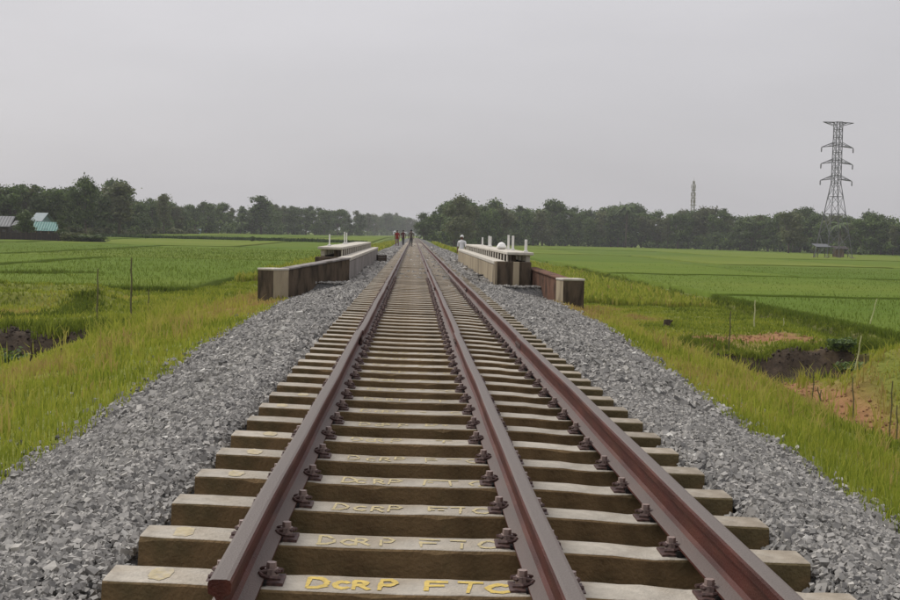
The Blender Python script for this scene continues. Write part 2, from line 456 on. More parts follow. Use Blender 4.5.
gx = axis(-16, 18, .22, 1.13, -2600, 2600); gy = axis(2, 64, .3, 1.1, -60, 4200)
GX, GY = np.meshgrid(gx, gy); GZ = ground_z(GX, GY); red_, dark_ = soil(GX, GY)
far_ = sstep(50, 110, GY) * 1.0
nx, ny = len(gx), len(gy)
idx = np.arange(nx * ny).reshape(ny, nx)
Fq = np.stack([idx[:-1, :-1], idx[:-1, 1:], idx[1:, 1:], idx[1:, :-1]], -1).reshape(-1, 4)
me = np_mesh('ground', np.stack([GX, GY, GZ], -1).reshape(-1, 3), Fq, MT['ground'],
             attrs={'red': red_.ravel(), 'dark': dark_.ravel(), 'far': far_.ravel()})
me.polygons.foreach_set('use_smooth', [True] * len(me.polygons))
props(link('ground', me), 'grassy railway embankment and flat farmland with patches of dug red soil', None, None, 'structure')

# ballast bed
by = np.concatenate([np.arange(-1, 64, .25), np.arange(64, 420, 4.0)])
bu = np.linspace(0, 1, 61)
BY, BU = np.meshgrid(by, bu, indexing='ij')
eL, zL, eR, zR = edges(BY)
onb = (BY > BR0 - .3) & (BY < BR1 + .3)
lo = np.where(onb, PL + .02, eL); hi = np.where(onb, PR - .02, eR)
BX = lo + (hi - lo) * BU
BZ = ballast_z(BX, BY) - .03
idx = np.arange(BX.size).reshape(BX.shape)
Fq = np.stack([idx[:-1, :-1], idx[:-1, 1:], idx[1:, 1:], idx[1:, :-1]], -1).reshape(-1, 4)
props(link('ballast_bed', np_mesh('ballast_bed', np.stack([BX, BY, BZ], -1).reshape(-1, 3), Fq, MT['ballast'])),
      'bed of grey crushed stone under the railway track', None, None, 'structure')

# ------------------------------------------------------------------ paddy fields (crop canopies, a hand above the soil)
def rice_mat(k, c0, c1):
    m = mat('rice_canopy_%d' % k, c0, rough=.95, var=.1, scale=.8, spec=.03, bump=.6, bscale=5, stain=c1, stain_scale=.035, stain_amt=.9,
            stretch=(.35, 1, 1))
    return m


RICE = [rice_mat(0, (.098, .144, .02), (.124, .16, .026)), rice_mat(1, (.105, .15, .021), (.134, .168, .029)),
        rice_mat(2, (.088, .134, .019), (.11, .147, .023)), rice_mat(3, (.116, .155, .024), (.142, .173, .032))]


def paddy(corners, h, k, label, n=26):
    (a, b, c, d) = [np.array(p, float) for p in corners]
    u = np.linspace(0, 1, n); U, V = np.meshgrid(u, u)
    P = (a * ((1 - U) * (1 - V))[..., None] + b * (U * (1 - V))[..., None] + c * (U * V)[..., None] + d * ((1 - U) * V)[..., None])
    x, y = P[..., 0], P[..., 1]
    g = np.where(x < 0, FIELD_L + 1.0 * sstep(120, 420, y), FIELD_R)
    z = g + h + (fbm(x, y, .3) - .5) * .14
    top = np.stack([x, y, z], -1).reshape(-1, 3)
    ii = np.arange(n * n).reshape(n, n)
    Ft = np.stack([ii[:-1, :-1], ii[:-1, 1:], ii[1:, 1:], ii[1:, :-1]], -1).reshape(-1, 4)
    ring = np.concatenate([ii[0, :], ii[1:, -1], ii[-1, -2::-1], ii[-2:0:-1, 0]])
    low = top[ring].copy(); low[:, 2] = g.reshape(-1)[ring] - .4
    m0 = len(top); m = len(ring)
    Fs = np.array([(m0 + i, m0 + (i + 1) % m, ring[(i + 1) % m], ring[i]) for i in range(m)])
    me = np_mesh('paddy_field', np.vstack([top, low]), np.vstack([Ft, Fs]), RICE[k])
    o = link('paddy_field', me)
    props(o, label, None, 'paddy plots beside the railway', 'structure'); return o


PL_L = 'bright green rice plot on the side of the track with the village'
PL_R = 'bright green rice plot on the side of the track with the pylon'
yb = [(48, 95, 0), (96, 160, 1), (161, 236, 2), (242, 330, 3), (331, 470, 1), (471, 640, 0)]
for i, (y0, y1, k) in enumerate(yb):
    xs = [-8.6, -24 - 9 * (i % 2), -52, -95 - 6 * i, -190, -360]
    for j in range(5):
        if y0 > 230 and j > 2 and i > 3: continue
        paddy([(xs[j + 1] + .4, y0 + (j % 2) * .8), (xs[j] - .3, y0), (xs[j] - .3, y1), (xs[j + 1] + .4, y1)], .24 + .06 * ((i * 3 + j) % 3), (k + j) % 4, PL_L)
yb = [(28, 66, 2), (66.8, 102, 0), (103, 150, 1), (151, 215, 2), (216, 300, 1), (301, 440, 3)]
for i, (y0, y1, k) in enumerate(yb):
    xs = [16.6, 34 + 5 * (i % 2), 62, 100 + 6 * i, 190, 330]
    for j in range(5):
        paddy([(xs[j] + .3, y0), (xs[j + 1] - .4, y0 + (j % 2)), (xs[j + 1] - .4, y1), (xs[j] + .3, y1)], .24 + .06 * ((i + j * 2) % 3), (k + j) % 4, PL_R)


# ------------------------------------------------------------------ grasses (stuff)
def in_view(x, y, m=260):
    dx = x; dy = y
    xx = 412 + F_PX * dx / np.maximum(dy, .5)
    return (dy > 2.5) & (xx > -m) & (xx < 900 + m)


def blades(x, y, z, h, w, tint, lean=.35):
    n = len(x)
    a = rng.random(n) * 6.283; b = rng.random(n) * 6.283
    wx, wy = np.cos(a) * w, np.sin(a) * w
    ln = h * lean * rng.random(n) * 1.6
    lx, ly = np.cos(b) * ln, np.sin(b) * ln
    V = np.empty((n, 5, 3))
    V[:, 0] = np.stack([x - wx, y - wy, z - .03], -1); V[:, 1] = np.stack([x + wx, y + wy, z - .03], -1)
    V[:, 2] = np.stack([x - wx * .8 + lx * .3, y - wy * .8 + ly * .3, z + h * .55], -1)
    V[:, 3] = np.stack([x + wx * .8 + lx * .3, y + wy * .8 + ly * .3, z + h * .55], -1)
    V[:, 4] = np.stack([x + lx, y + ly, z + h * (1 - .25 * rng.random(n))], -1)
    k = (np.arange(n) * 5)[:, None]
    Fc = np.concatenate([k + np.array([0, 1, 3]), k + np.array([0, 3, 2]), k + np.array([2, 3, 4])], 0)
    return V.reshape(-1, 3), Fc, np.repeat(tint, 5)


def scatter(n, x0, x1, y0, y1, power=1.8):
    """random ground points, denser near the track end at y0"""
    u = rng.random(n); y = y0 + (y1 - y0) * u ** power
    x = x0 + (x1 - x0) * rng.random(n)
    return x, y


def grass_patch(name, label, n, x0, x1, y0, y1, power, hmul=1.0, side=1):
    x, y = scatter(n, x0, x1, y0, y1, power)
    eL, zL, eR, zR = edges(y)
    cl = fbm(x, y, 1.1)
    ok = in_view(x, y) & np.where(x < 0, x < eL - .02 + .22 * (cl - .5), x > eR + .02 - .22 * (cl - .5))
    # keep off bridge walls and the stream
    ok &= ~((y > BR0 - 4.6) & (y < BR1 + 1) & (x > -3.0 - (y < BR0) * (-(BR0 - y) * .9) * -1 * 0 - 0) & (x < 4.2) & (np.abs(x) < 3.4))
    x, y, cl = x[ok], y[ok], cl[ok]
    red, dark = soil(x, y)
    bare = np.maximum(red, dark)
    ok = rng.random(len(x)) > bare * 1.25
    x, y, cl = x[ok], y[ok], cl[ok]
    eL, zL, eR, zR = edges(y)
    near_edge = np.exp(-np.where(x < 0, eL - x, x - eR) / .5)
    z = ground_z(x, y)
    h = (.06 + .12 * cl + .12 * rng.random(len(x)) ** 3) * hmul * (1 - .45 * near_edge)
    h = h * (1 - .25 * sstep(4.5, 7, np.abs(x))) * (1 - .5 * (x < -6.5) * sstep(17, 20, y) * (1 - sstep(28, 30, y)))
    w = (.0035 + .003 * rng.random(len(x))) * np.clip(y / 9.0, 1, 4.5)
    dry = fbm(x + 40, y * .55, .38)
    tint = np.clip(.36 + .5 * (fbm(x, y, .7) - .5) + .22 * rng.standard_normal(len(x)) * .6 + 2.1 * np.clip(dry - .5, 0, 1) + .12 * (1 - sstep(5.5, 9, np.abs(x))), 0, 1)
    V, Fc, t = blades(x, y, z, h, w, tint)
    o = link(name, np_mesh(name, V, Fc, MT['grass'], t))
    props(o, label, 'grass', None, 'stuff')


grass_patch('verge_grass', 'rough yellow green grass on the embankment towards the village', 165000, -17, -2.8, 6.5, 62, 1.9)
grass_patch('verge_grass', 'rough yellow green grass on the embankment towards the pylon', 175000, 2.9, 15.5, 5.5, 62, 1.9)
# far verge and rough strips
for nm, lab, x0, x1 in (('rough_grass', 'long pale grass beside the track beyond the bridge, village side', -8.6, -3.1),
                        ('rough_grass', 'long pale grass beside the track beyond the bridge, pylon side', 3.6, 15.4)):
    x, y = scatter(26000, x0, x1, 58, 230, 1.5)
    eL, zL, eR, zR = edges(y); ok = in_view(x, y); x, y = x[ok], y[ok]
    V, Fc, t = blades(x, y, ground_z(x, y), .25 + .45 * rng.random(len(x)) * fbm(x, y, .4) * 1.6, .012 + .0006 * y * (.5 + rng.random(len(x))), np.clip(.55 + .3 * rng.standard_normal(len(x)) * .6, 0, 1))
    props(link(nm, np_mesh(nm, V, Fc, MT['grass'], t)), lab, 'grass', None, 'stuff')
PENDING = []
# taller weeds round hollow and pit; dark rows paint the bunds' shaded sides
xs, ys, hs, tt = [], [], [], []


def weeds(n, cx, cy, sx, sy, h0, h1, t0, t1):
    a = rng.normal(cx, sx, n); b = rng.normal(cy, sy, n)
    xs.append(a); ys.append(b); hs.append(rng.uniform(h0, h1, n)); tt.append(rng.uniform(t0, t1, n))


def blade_line(n, P, sp, h0, h1, t0, t1):
    P = np.array(P, float); u = rng.random(n) * (len(P) - 1); i = np.minimum(u.astype(int), len(P) - 2); f = (u - i)[:, None]
    q = P[i] * (1 - f) + P[i + 1] * f + rng.normal(0, sp, (n, 2))
    xs.append(q[:, 0]); ys.append(q[:, 1]); hs.append(rng.uniform(h0, h1, n)); tt.append(rng.uniform(t0, t1, n))


blade_line(520, [(-12.5, 31.2), (-10.2, 34.3), (-10.4, 38), (-10.7, 43)], .28, .12, .32, 0, .12)  # bund rows from here: shadow put into the dark blade colour
blade_line(420, [(-15.5, 39), (-13.4, 40), (-11.8, 41.3)], .3, .15, .35, 0, .12)
blade_line(260, [(-20.5, 58.5), (-18.2, 60.5)], .4, .2, .5, 0, .12)
blade_line(260, [(-17.6, 61), (-16.4, 62)], .4, .2, .5, 0, .12)
blade_line(300, [(-8.6, 29.4), (-7.2, 31)], .35, .12, .3, 0, .3)
blade_line(200, [(-11, 29.6), (-7.6, 29.4)], .3, .15, .45, 0, .4)
blade_line(120, [(-13, 25), (-7.6, 27)], .9, .12, .35, 0, .5)
blade_line(110, [(9.4, 33), (13.4, 33.5)], .8, .1, .3, 0, .5)
blade_line(150, [(-8.4, 23.2), (-7.2, 25.5), (-7.0, 28.5)], .25, .15, .4, .1, .7)
weeds(260, -4.6, 20.0, .8, 6, .2, .5, .75, 1)
weeds(260, 5.2, 19.0, .9, 6, .2, .5, .75, 1)
weeds(90, -6.2, 29.0, .7, 3.0, .3, .75, .4, .9)
weeds(200, -6.8, 34, 1.0, 5, .25, .65, .3, .9)
blade_line(380, [(13.0, 36.4), (15.2, 36.8)], .35, .25, .6, 0, .25)
blade_line(260, [(9.4, 36.2), (13.2, 36.2)], .2, .1, .28, .1, .5)
weeds(45, 9.6, 23.0, .7, 1.8, .3, .9, .5, 1)
weeds(45, 10.5, 29.0, 1.5, 1.5, .3, .8, .4, 1)
blade_line(1300, [(15.5, 40), (15.4, 62)], .3, .15, .4, .05, .4)
blade_line(1300, [(15.4, 62), (16, 90), (17, 130)],   .4, .2, .5, .05, .4)
blade_line(500, [(16.3, 30), (16.4, 66)], .22, .2, .4, 0, .4)
weeds(180, 9.0, 37.5, .7, .6, .15, .4, 0, .3)
x = np.concatenate(xs); y = np.concatenate(ys); h = np.concatenate(hs); t_ = np.concatenate(tt)
ok = in_view(x, y) & (y > 6) & ((x < -3.5) | (x > 4.1)); x, y, h, t_ = x[ok], y[ok], h[ok], t_[ok]
rep = 7
x = np.repeat(x, rep) + rng.normal(0, .06, len(x) * rep); y = np.repeat(y, rep) + rng.normal(0, .06, len(y) * rep)
h = np.repeat(h, rep) * rng.uniform(.5, 1, len(x)); t_ = np.repeat(t_, rep)
V, Fc, t = blades(x, y, ground_z(x, y), h, .004 + .0003 * y, t_, .45)
props(link('weeds_and_bund_shade', np_mesh('weeds_and_bund_shade', V, Fc, MT['grass'], t)), 'tall loose weeds around the hollow and ditch, with dark rows painting the shade of bunds', 'weeds', None, 'stuff')
# rice leaves over the nearer plots
for lab, x0, x1, y0, y1, n, zf in (('rice leaves standing over the plots on the village side', -62, -8.9, 48, 150, 55000, FIELD_L),
                                   ('rice leaves standing over the plots on the pylon side', 16.9, 62, 30, 140, 60000, FIELD_R)):
    x, y = scatter(n, x0, x1, y0, y1, 1.5); ok = in_view(x, y); x, y = x[ok], y[ok]
    V, Fc, t = blades(x, y, np.full(len(x), zf + .12) + rng.normal(0, .03, len(x)), rng.uniform(.18, .34, len(x)), .003 + .0002 * y,
                      np.clip(.5 + .6 * (fbm(x, y, .08) - .5) + .2 * rng.standard_normal(len(x)), 0, 1), .3)
    props(link('rice_leaves', np_mesh('rice_leaves', V, Fc, MT['rice'], t)), lab, 'rice', None, 'stuff')
# leaves along the open edges of the nearest plots
ex = np.concatenate([16.8 + rng.normal(0, .12, 9000), rng.uniform(17, 34, 5000), rng.uniform(-60, -8.7, 9000)])
ey = np.concatenate([rng.uniform(28, 66, 9000), 28 + rng.normal(0, .12, 5000), 48 + rng.normal(0, .15, 9000)])
ok = in_view(ex, ey); ex, ey = ex[ok], ey[ok]
V, Fc, t = blades(ex, ey, np.where(ex < 0, FIELD_L, FIELD_R) + rng.uniform(-.05, .12, len(ex)), rng.uniform(.2, .36, len(ex)), .006 + .0002 * ey, rng.uniform(0, 1, len(ex)), .4)
props(link('rice_fringe', np_mesh('rice_fringe', V, Fc, MT['rice'], t)), 'ragged rice leaves along the edges of the nearest plots', 'rice', None, 'stuff')
# clods of dug soil
for nm, lab, ci, want, n in (('soil_clods', 'dark lumps of dug earth in the hollow and the cut bank', 1, MT['darksoil'], 4200), ('soil_clods', 'reddish lumps of dug earth along the bare strip', 0, MT['redsoil'], 3800)):
    x = np.concatenate([rng.uniform(-14, -6.8, n), rng.uniform(7.5, 14.5, n * 2)]); y = np.concatenate([rng.uniform(22, 30.5, n), rng.uniform(15, 42, n * 2)])
    so = soil(x, y); ok = (so[ci] > .45) & in_view(x, y) & ((ci == 1) | (so[1] < .2)); x, y = x[ok], y[ok]
    PENDING.append((nm, lab, x, y, want))
# dark blade band painting a bund's shaded side across the far village-side paddy
x = rng.uniform(-150, -9, 26000); y = 239 + rng.normal(0, .8, 26000)
V, Fc, t = blades(x, y, ground_z(x, y), rng.uniform(.4, 1.0, len(x)) * (.6 + fbm(x, y, .05)), np.full(len(x), .09), rng.uniform(0, .3, len(x)), .4)
props(link('bund_shade_band', np_mesh('bund_shade_band', V, Fc, MT['leaf'], t)), 'dark blade band painting the shaded side of a bund across the far paddy', 'weeds', None, 'stuff')

# ------------------------------------------------------------------ ballast stones (stuff)
PHI = (1 + 5 ** .5) / 2
ICO_V = np.array([(-1, PHI, 0), (1, PHI, 0), (-1, -PHI, 0), (1, -PHI, 0), (0, -1, PHI), (0, 1, PHI), (0, -1, -PHI), (0, 1, -PHI), (PHI, 0, -1), (PHI, 0, 1), (-PHI, 0, -1), (-PHI, 0, 1)]) / 1.9
ICO_F = np.array([(0, 11, 5), (0, 5, 1), (0, 1, 7), (0, 7, 10), (0, 10, 11), (1, 5, 9), (5, 11, 4), (11, 10, 2), (10, 7, 6), (7, 1, 8), (3, 9, 4), (3, 4, 2), (3, 2, 6), (3, 6, 8), (3, 8, 9), (4, 9, 5), (2, 4, 11), (6, 2, 10), (8, 6, 7), (9, 8, 1)])
CUB_V = np.array([(x, y, z) for z in (-1, 1) for y in (-1, 1) for x in (-1, 1)]) * .72
CUB_F = np.array([(0, 2, 3), (0, 3, 1), (4, 5, 7), (4, 7, 6), (0, 1, 5), (0, 5, 4), (1, 3, 7), (1, 7, 5), (3, 2, 6), (3, 6, 7), (2, 0, 4), (2, 4, 6)])


def stones(x, y, z, r, base_v, base_f, jit):
    n, k = len(x), len(base_v)
    V = base_v[None] + rng.normal(0, jit, (n, k, 3))
    V *= (r[:, None] * np.exp(rng.normal(0, .17, (n, 3))))[:, None, :]
    q = rng.normal(size=(n, 4)); q /= np.linalg.norm(q, axis=1)[:, None]
    w, a, b, c = q.T
    Rm = np.stack([1 - 2 * (b * b + c * c), 2 * (a * b - c * w), 2 * (a * c + b * w), 2 * (a * b + c * w), 1 - 2 * (a * a + c * c), 2 * (b * c - a * w),
                   2 * (a * c - b * w), 2 * (b * c + a * w), 1 - 2 * (a * a + b * b)], -1).reshape(n, 3, 3)
    V = np.einsum('nij,nkj->nki', Rm, V) + np.stack([x, y, z], -1)[:, None, :]
    Fc = (np.arange(n) * k)[:, None, None] + base_f[None]
    tint = np.clip(.5 + .21 * rng.standard_normal(n), 0, 1)
    return V.reshape(-1, 3), Fc.reshape(-1, 3), np.repeat(tint, k)


for nm, lab, x, y, m_ in PENDING:
    r = np.clip(rng.lognormal(math.log(.02), .5, len(x)), .008, .05)
    V, Fc, t = stones(x, y, ground_z(x, y) - r * .1, r, CUB_V, CUB_F, .2)
    props(link(nm, np_mesh(nm, V, Fc, m_, t)), lab, 'soil', None, 'stuff')

SLEEPER_FRONT = at(107, 590, -.185).y       # front edge of the lettered sleeper at the bottom of the photograph
SP = .60


def stone_points(n, y0, y1, inner):
    y = rng.uniform(y0, y1, n); eL, zL, eR, zR = edges(y)
    onb = (y > BR0 - .3) & (y < BR1 + .3)
    a = np.where(onb, PL + .05, eL - .06 - .10 * rng.random(n)); b = np.where(onb, PR - .05, eR + .06 + .10 * rng.random(n))
    x = a + (b - a) * rng.random(n)
    mid = (x > -1.10) & (x < 1.65)
    ph = np.mod(y - SLEEPER_FRONT, SP)
    ok = (~mid | ((ph > .26) & (ph < .56) & (rng.random(n) < inner)))
    # beside the sleeper ends stones stop short of the concrete
    x, y = x[ok], y[ok]
    return x[in_view(x, y)], y[in_view(x, y)]


parts = []
x, y = stone_points(185000, 2.6, 11, .5)
r = np.clip(rng.lognormal(math.log(.0108), .33, len(x)), .008, .028)
parts.append(stones(x, y, ballast_z(x, y) + r * .2 + .010 * rng.random(len(x)), r, CUB_V, CUB_F, .11))
x, y = stone_points(105000, 11, 34, .45)
r = np.clip(rng.lognormal(math.log(.0195), .28, len(x)), .017, .06)
parts.append(stones(x, y, ballast_z(x, y) + r * .25, r, CUB_V, CUB_F, .2))
x, y = stone_points(30000, 34, 130, .3)
r = np.clip(rng.lognormal(math.log(.055), .25, len(x)), .03, .1)
parts.append(stones(x, y, ballast_z(x, y) + r * .1, r, CUB_V, CUB_F, .2))
# strays in the grass at the foot of the ballast
n = 1400; y = 6 + 26 * rng.random(n) ** 1.5; eL, zL, eR, zR = edges(y); sgn = rng.random(n) < .5
off = rng.exponential(.16, n); x = np.where(sgn, eL - off, eR + off)
parts.append(stones(x, y, ground_z(x, y) + .012, np.full(n, .026), CUB_V, CUB_F, .2))
k = 0; VV, FF, TT = [], [], []
for V, Fc, t in parts:
    VV.append(V); FF.append(Fc + k); TT.append(t); k += len(V)
props(link('ballast_stones', np_mesh('ballast_stones', np.vstack(VV), np.vstack(FF), MT['stone'], np.concatenate(TT), flat=True)),
      'loose grey crushed stone heaped along both sides of the track', 'gravel', None, 'stuff')

# ------------------------------------------------------------------ track
CANT = R(.85); CX = .3


def cz(x): return -(x - CX) * math.tan(CANT)


GAUGE = [-.53, .47, 1.146]      # inner faces of the three rail heads
HEADW = .072
RAILX = [GAUGE[0] - HEADW / 2, GAUGE[1] + HEADW / 2, GAUGE[2] + HEADW / 2]
PROFILE = [(px_, pz_ * 1.09) for px_, pz_ in [(-.07, -.159), (.07, -.159), (.07, -.150), (.022, -.132), (.009, -.118), (.008, -.062), (.014, -.050), (.034, -.040),
           (.036, -.012), (.031, -.003), (.02, 0), (-.02, 0), (-.031, -.003), (-.036, -.012), (-.034, -.040), (-.014, -.050), (-.008, -.062),
           (-.009, -.118), (-.022, -.132), (-.07, -.150)]]


def rail_mesh(y0, y1, step):
    ys = list(np.linspace(y0, y1, max(2, int((y1 - y0) / step) + 1))); n = len(PROFILE)
    b = MB(); vs = []
    for yy in ys:
        w = .003 * math.sin(yy * .9) + .002 * math.sin(yy * 2.3)
        vs += [(px + w, yy, pz + .0015 * math.sin(yy * 1.7)) for px, pz in PROFILE]
    fs = [(i * n + k, i * n + (k + 1) % n, (i + 1) * n + (k + 1) % n, (i + 1) * n + k) for i in range(len(ys) - 1) for k in range(n)]
    fs += [tuple(range(n)), tuple(range((len(ys) - 1) * n, len(ys) * n))[::-1]]
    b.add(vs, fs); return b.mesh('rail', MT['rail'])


fish = MB()
prof = [(.0095, -.117), (.024, -.128), (.030, -.122), (.028, -.060), (.032, -.048), (.016, -.052)]
prof = [(px_, pz_ * 1.09) for px_, pz_ in prof]; n = len(prof)
fish.add([(px, yy, pz) for yy in (-.27, .27) for px, pz in prof], [(k, (k + 1) % n, n + (k + 1) % n, n + k) for k in range(n)] + [tuple(range(n)), tuple(range(n, 2 * n))[::-1]])
FISH = fish.mesh('fishplate', MT['clip'])
FBOLT = MB().bar((.026, 0, -.09), (.045, 0, -.09), .016, n=6).mesh('bolt', MT['bolt'])
RLAB = ['rusty outer rail on the wide-gap side', 'rusty middle rail of three',
        'rusty outer rail on the narrow-gap side']
RGRP = ['outer rails on the wide side', 'middle rails', 'outer rails on the narrow side']
JOINTS = [13.1, 26.2, 39.3, 52.4, 65.5]
for i in range(3):
    start = [3.6, 2.2, 2.2][i]
    bounds = [start] + [j + [0, .12, -.1][i] for j in JOINTS] + [420.0]
    for s in range(len(bounds) - 1):
        y0, y1 = bounds[s], bounds[s + 1] - (.012 if s < len(bounds) - 2 else 0)
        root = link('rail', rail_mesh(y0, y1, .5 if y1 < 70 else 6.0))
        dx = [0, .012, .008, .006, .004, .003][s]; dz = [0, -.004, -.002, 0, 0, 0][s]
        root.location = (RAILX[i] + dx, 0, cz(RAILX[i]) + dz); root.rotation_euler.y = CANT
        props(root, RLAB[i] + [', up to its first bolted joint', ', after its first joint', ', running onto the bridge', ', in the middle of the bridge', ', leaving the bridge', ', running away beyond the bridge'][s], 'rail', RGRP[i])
        if 0 < s < 5:
            for sd in (-1, 1):
                fp = link('fishplate', FISH, root, (0, y0, 0)); fp.scale.x = sd
                for q in (-.2, -.075, .075, .2):
                    bo = link('bolt', FBOLT, fp, (0, q, 0))

# sleepers: concrete, trapezoid section, dipping towards the third rail
XE0, XE1 = -1.05, 1.64
STOP = [(-1.05, -.172), (-.75, -.176), (-.5, -.186), (-.2, -.192), (.25, -.19), (.62, -.184), (.86, -.19), (1.0, -.203), (1.3, -.196), (1.64, -.2)]


def sleeper_mesh(lod=0, seed=0):
    """trapezoid concrete section, cast edges a little chipped"""
    q = random.Random(seed); b = MB(); vs = []; K = 8
    if lod: prof_x = [STOP[0], STOP[5], STOP[7], STOP[-1]]
    else:
        xs_ = sorted(set([XE0, XE1] + [XE0 + (XE1 - XE0) * (k + q.uniform(-.3, .3)) / 34 for k in range(1, 34)]))
        prof_x = [(x, float(np.interp(x, [p[0] for p in STOP], [p[1] for p in STOP]))) for x in xs_]
    for x, z in prof_x:
        wt, wb = .1, .125
        cf, cb = [.0] * 2 if lod else [(.016 * q.random() if q.random() < .12 else .0025 * q.random()) for _ in range(2)]
        j = 0 if lod else q.uniform(-.0012, .0012)
        vs += [(x, -wb, z - .225), (x, wb, z - .225), (x, wt + .005, z - .008 - cb), (x, wt - .001 - cb, z - .0025 + j), (x, wt - .007 - cb, z + j), (x, -wt + .007 + cf, z + j),
               (x, -wt + .001 + cf, z - .0025 + j), (x, -wt - .005, z - .008 - cf)]
    fs, mi = [], []
    for i in range(len(prof_x) - 1):
        for k in range(K):
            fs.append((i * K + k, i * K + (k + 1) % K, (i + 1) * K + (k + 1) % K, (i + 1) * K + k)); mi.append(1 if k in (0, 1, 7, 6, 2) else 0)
    fs += [tuple(range(K)), tuple(range((len(prof_x) - 1) * K, len(prof_x) * K))[::-1]]; mi += [1, 1]
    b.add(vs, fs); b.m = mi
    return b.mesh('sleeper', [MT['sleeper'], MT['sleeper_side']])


SLEEPS = [sleeper_mesh(0, 900 + k) for k in range(8)]; SLEEP_FAR = sleeper_mesh(1)


# fastening: guide plate, bent clamp and screw
def clip_mesh():
    b = MB()
    b.box(.066, .135, -.06, .06, -.02, .003)
    b.tube([(.125, -.05, .018), (.09, -.062, .022), (.06, -.05, .026), (.05, -.028, .028), (.075, -.014, .035), (.108, -.012, .03), (.116, 0, .03),
            (.108, .012, .03), (.075, .014, .035), (.05, .028, .028), (.06, .05, .026), (.09, .062, .022), (.125, .05, .018)], .0085, 6)
    return b.mesh('rail_clip', MT['clip'], smooth=False)


CLIP = clip_mesh()
BOLT = MB().bar((.088, 0, .0), (.088, 0, .040), .025, n=10).bar((.088, 0, .040), (.088, 0, .062), .019, .018, n=6).mesh('bolt', MT['bolt'])
PAD = MB().box(-.078, .078, -.075, .075, 0, 1).mesh('rail_pad', MT['hair'])

# hand-painted lettering, strokes in unit letters (x 0..1 across, y 0..1 up)
ST = {'D': [[(0, 0), (0, 1), (.6, .95), (1, .6), (.95, .3), (.5, .02), (0, 0)]],
      'C': [[(.95, .8), (.6, 1), (.2, .85), (0, .5), (.2, .12), (.6, 0), (1, .18)]],
      'R': [[(0, 0), (.02, 1), (.6, 1), (.85, .78), (.6, .52), (.05, .5)], [(.35, .5), (.95, 0)]],
      'P': [[(0, 0), (.02, 1), (.65, 1), (.95, .75), (.65, .48), (.05, .46)]],
      'F': [[(0, 0), (.03, 1), (1, .98)], [(.02, .52), (.75, .55)]],
      'T': [[(0, .98), (1, 1)], [(.5, .98), (.46, 0)]]}
WORDS = [('D', -.325, .062, 1), ('C', -.235, .05, .72), ('R', -.165, .055, .85), ('P', -.075, .06, .95),
         ('F', .10, .08, 1), ('T', .20, .085, .95), ('C', .315, .075, .9)]


def top_at(x): return float(np.interp(x, [p[0] for p in STOP], [p[1] for p in STOP]))


def lettering_mesh(seed, drop=0.0, wid=.0085):
    q = random.Random(seed); b = MB(); sh = q.uniform(-.025, .0)
    for ch, x0, w, hh in WORDS:
        x0 += q.uniform(-.012, .012) + sh; y0 = -.065 + q.uniform(-.008, .008); H = .125 * hh * q.uniform(.88, 1.05); sl = q.uniform(-.1, .1)
        for line in ST[ch]:
            if q.random() < drop * .6: continue
            P = [Vector((x0 + w * (px + q.uniform(-.06, .06)) + sl * py * w, y0 + H * (py + q.uniform(-.04, .04)))) for px, py in line]
            # finer polyline, ribbon per piece so worn paint can have breaks
            Q = []
            for a, c in zip(P, P[1:]):
                for t in range(3): Q.append(a.lerp(c, t / 3))
            Q.append(P[-1])
            for a, c in zip(Q, Q[1:]):
                if q.random() < drop: continue
                d = (c - a); L_ = d.length
                if L_ < 1e-5: continue
                d /= L_; nn = Vector((-d.y, d.x)) * wid * q.uniform(.7, 1.15) * (1 + .9 * abs(d.x))
                a2 = a - d * .004; c2 = c + d * .004
                pts = [a2 - nn * .8, c2 - nn * .8, c2 + nn * .8, a2 + nn * .8]
                b.add([(p.x, p.y, top_at(p.x) + .0025 + .0004 * q.random()) for p in pts], [(0, 1, 2, 3)])
    return b


def smear_mesh(seed):
    """one ragged dab of worn paint on the sleeper's outer end"""
    q = random.Random(seed); b = MB(); n = 22; cx = -.86 + q.uniform(-.03, .03)
    pts = [(cx, 0)] + [(cx + math.copysign(abs(math.cos(t)) ** .6, math.cos(t)) * .04 * q.uniform(.75, 1.15), math.copysign(abs(math.sin(t)) ** .6, math.sin(t)) * .082 * q.uniform(.8, 1.05)) for t in [6.283 * k / n for k in range(n)]]
    b.add([(x, y, top_at(x) + .0026) for x, y in pts], [(0, 1 + k, 1 + (k + 1) % n) for k in range(n)])
    return b


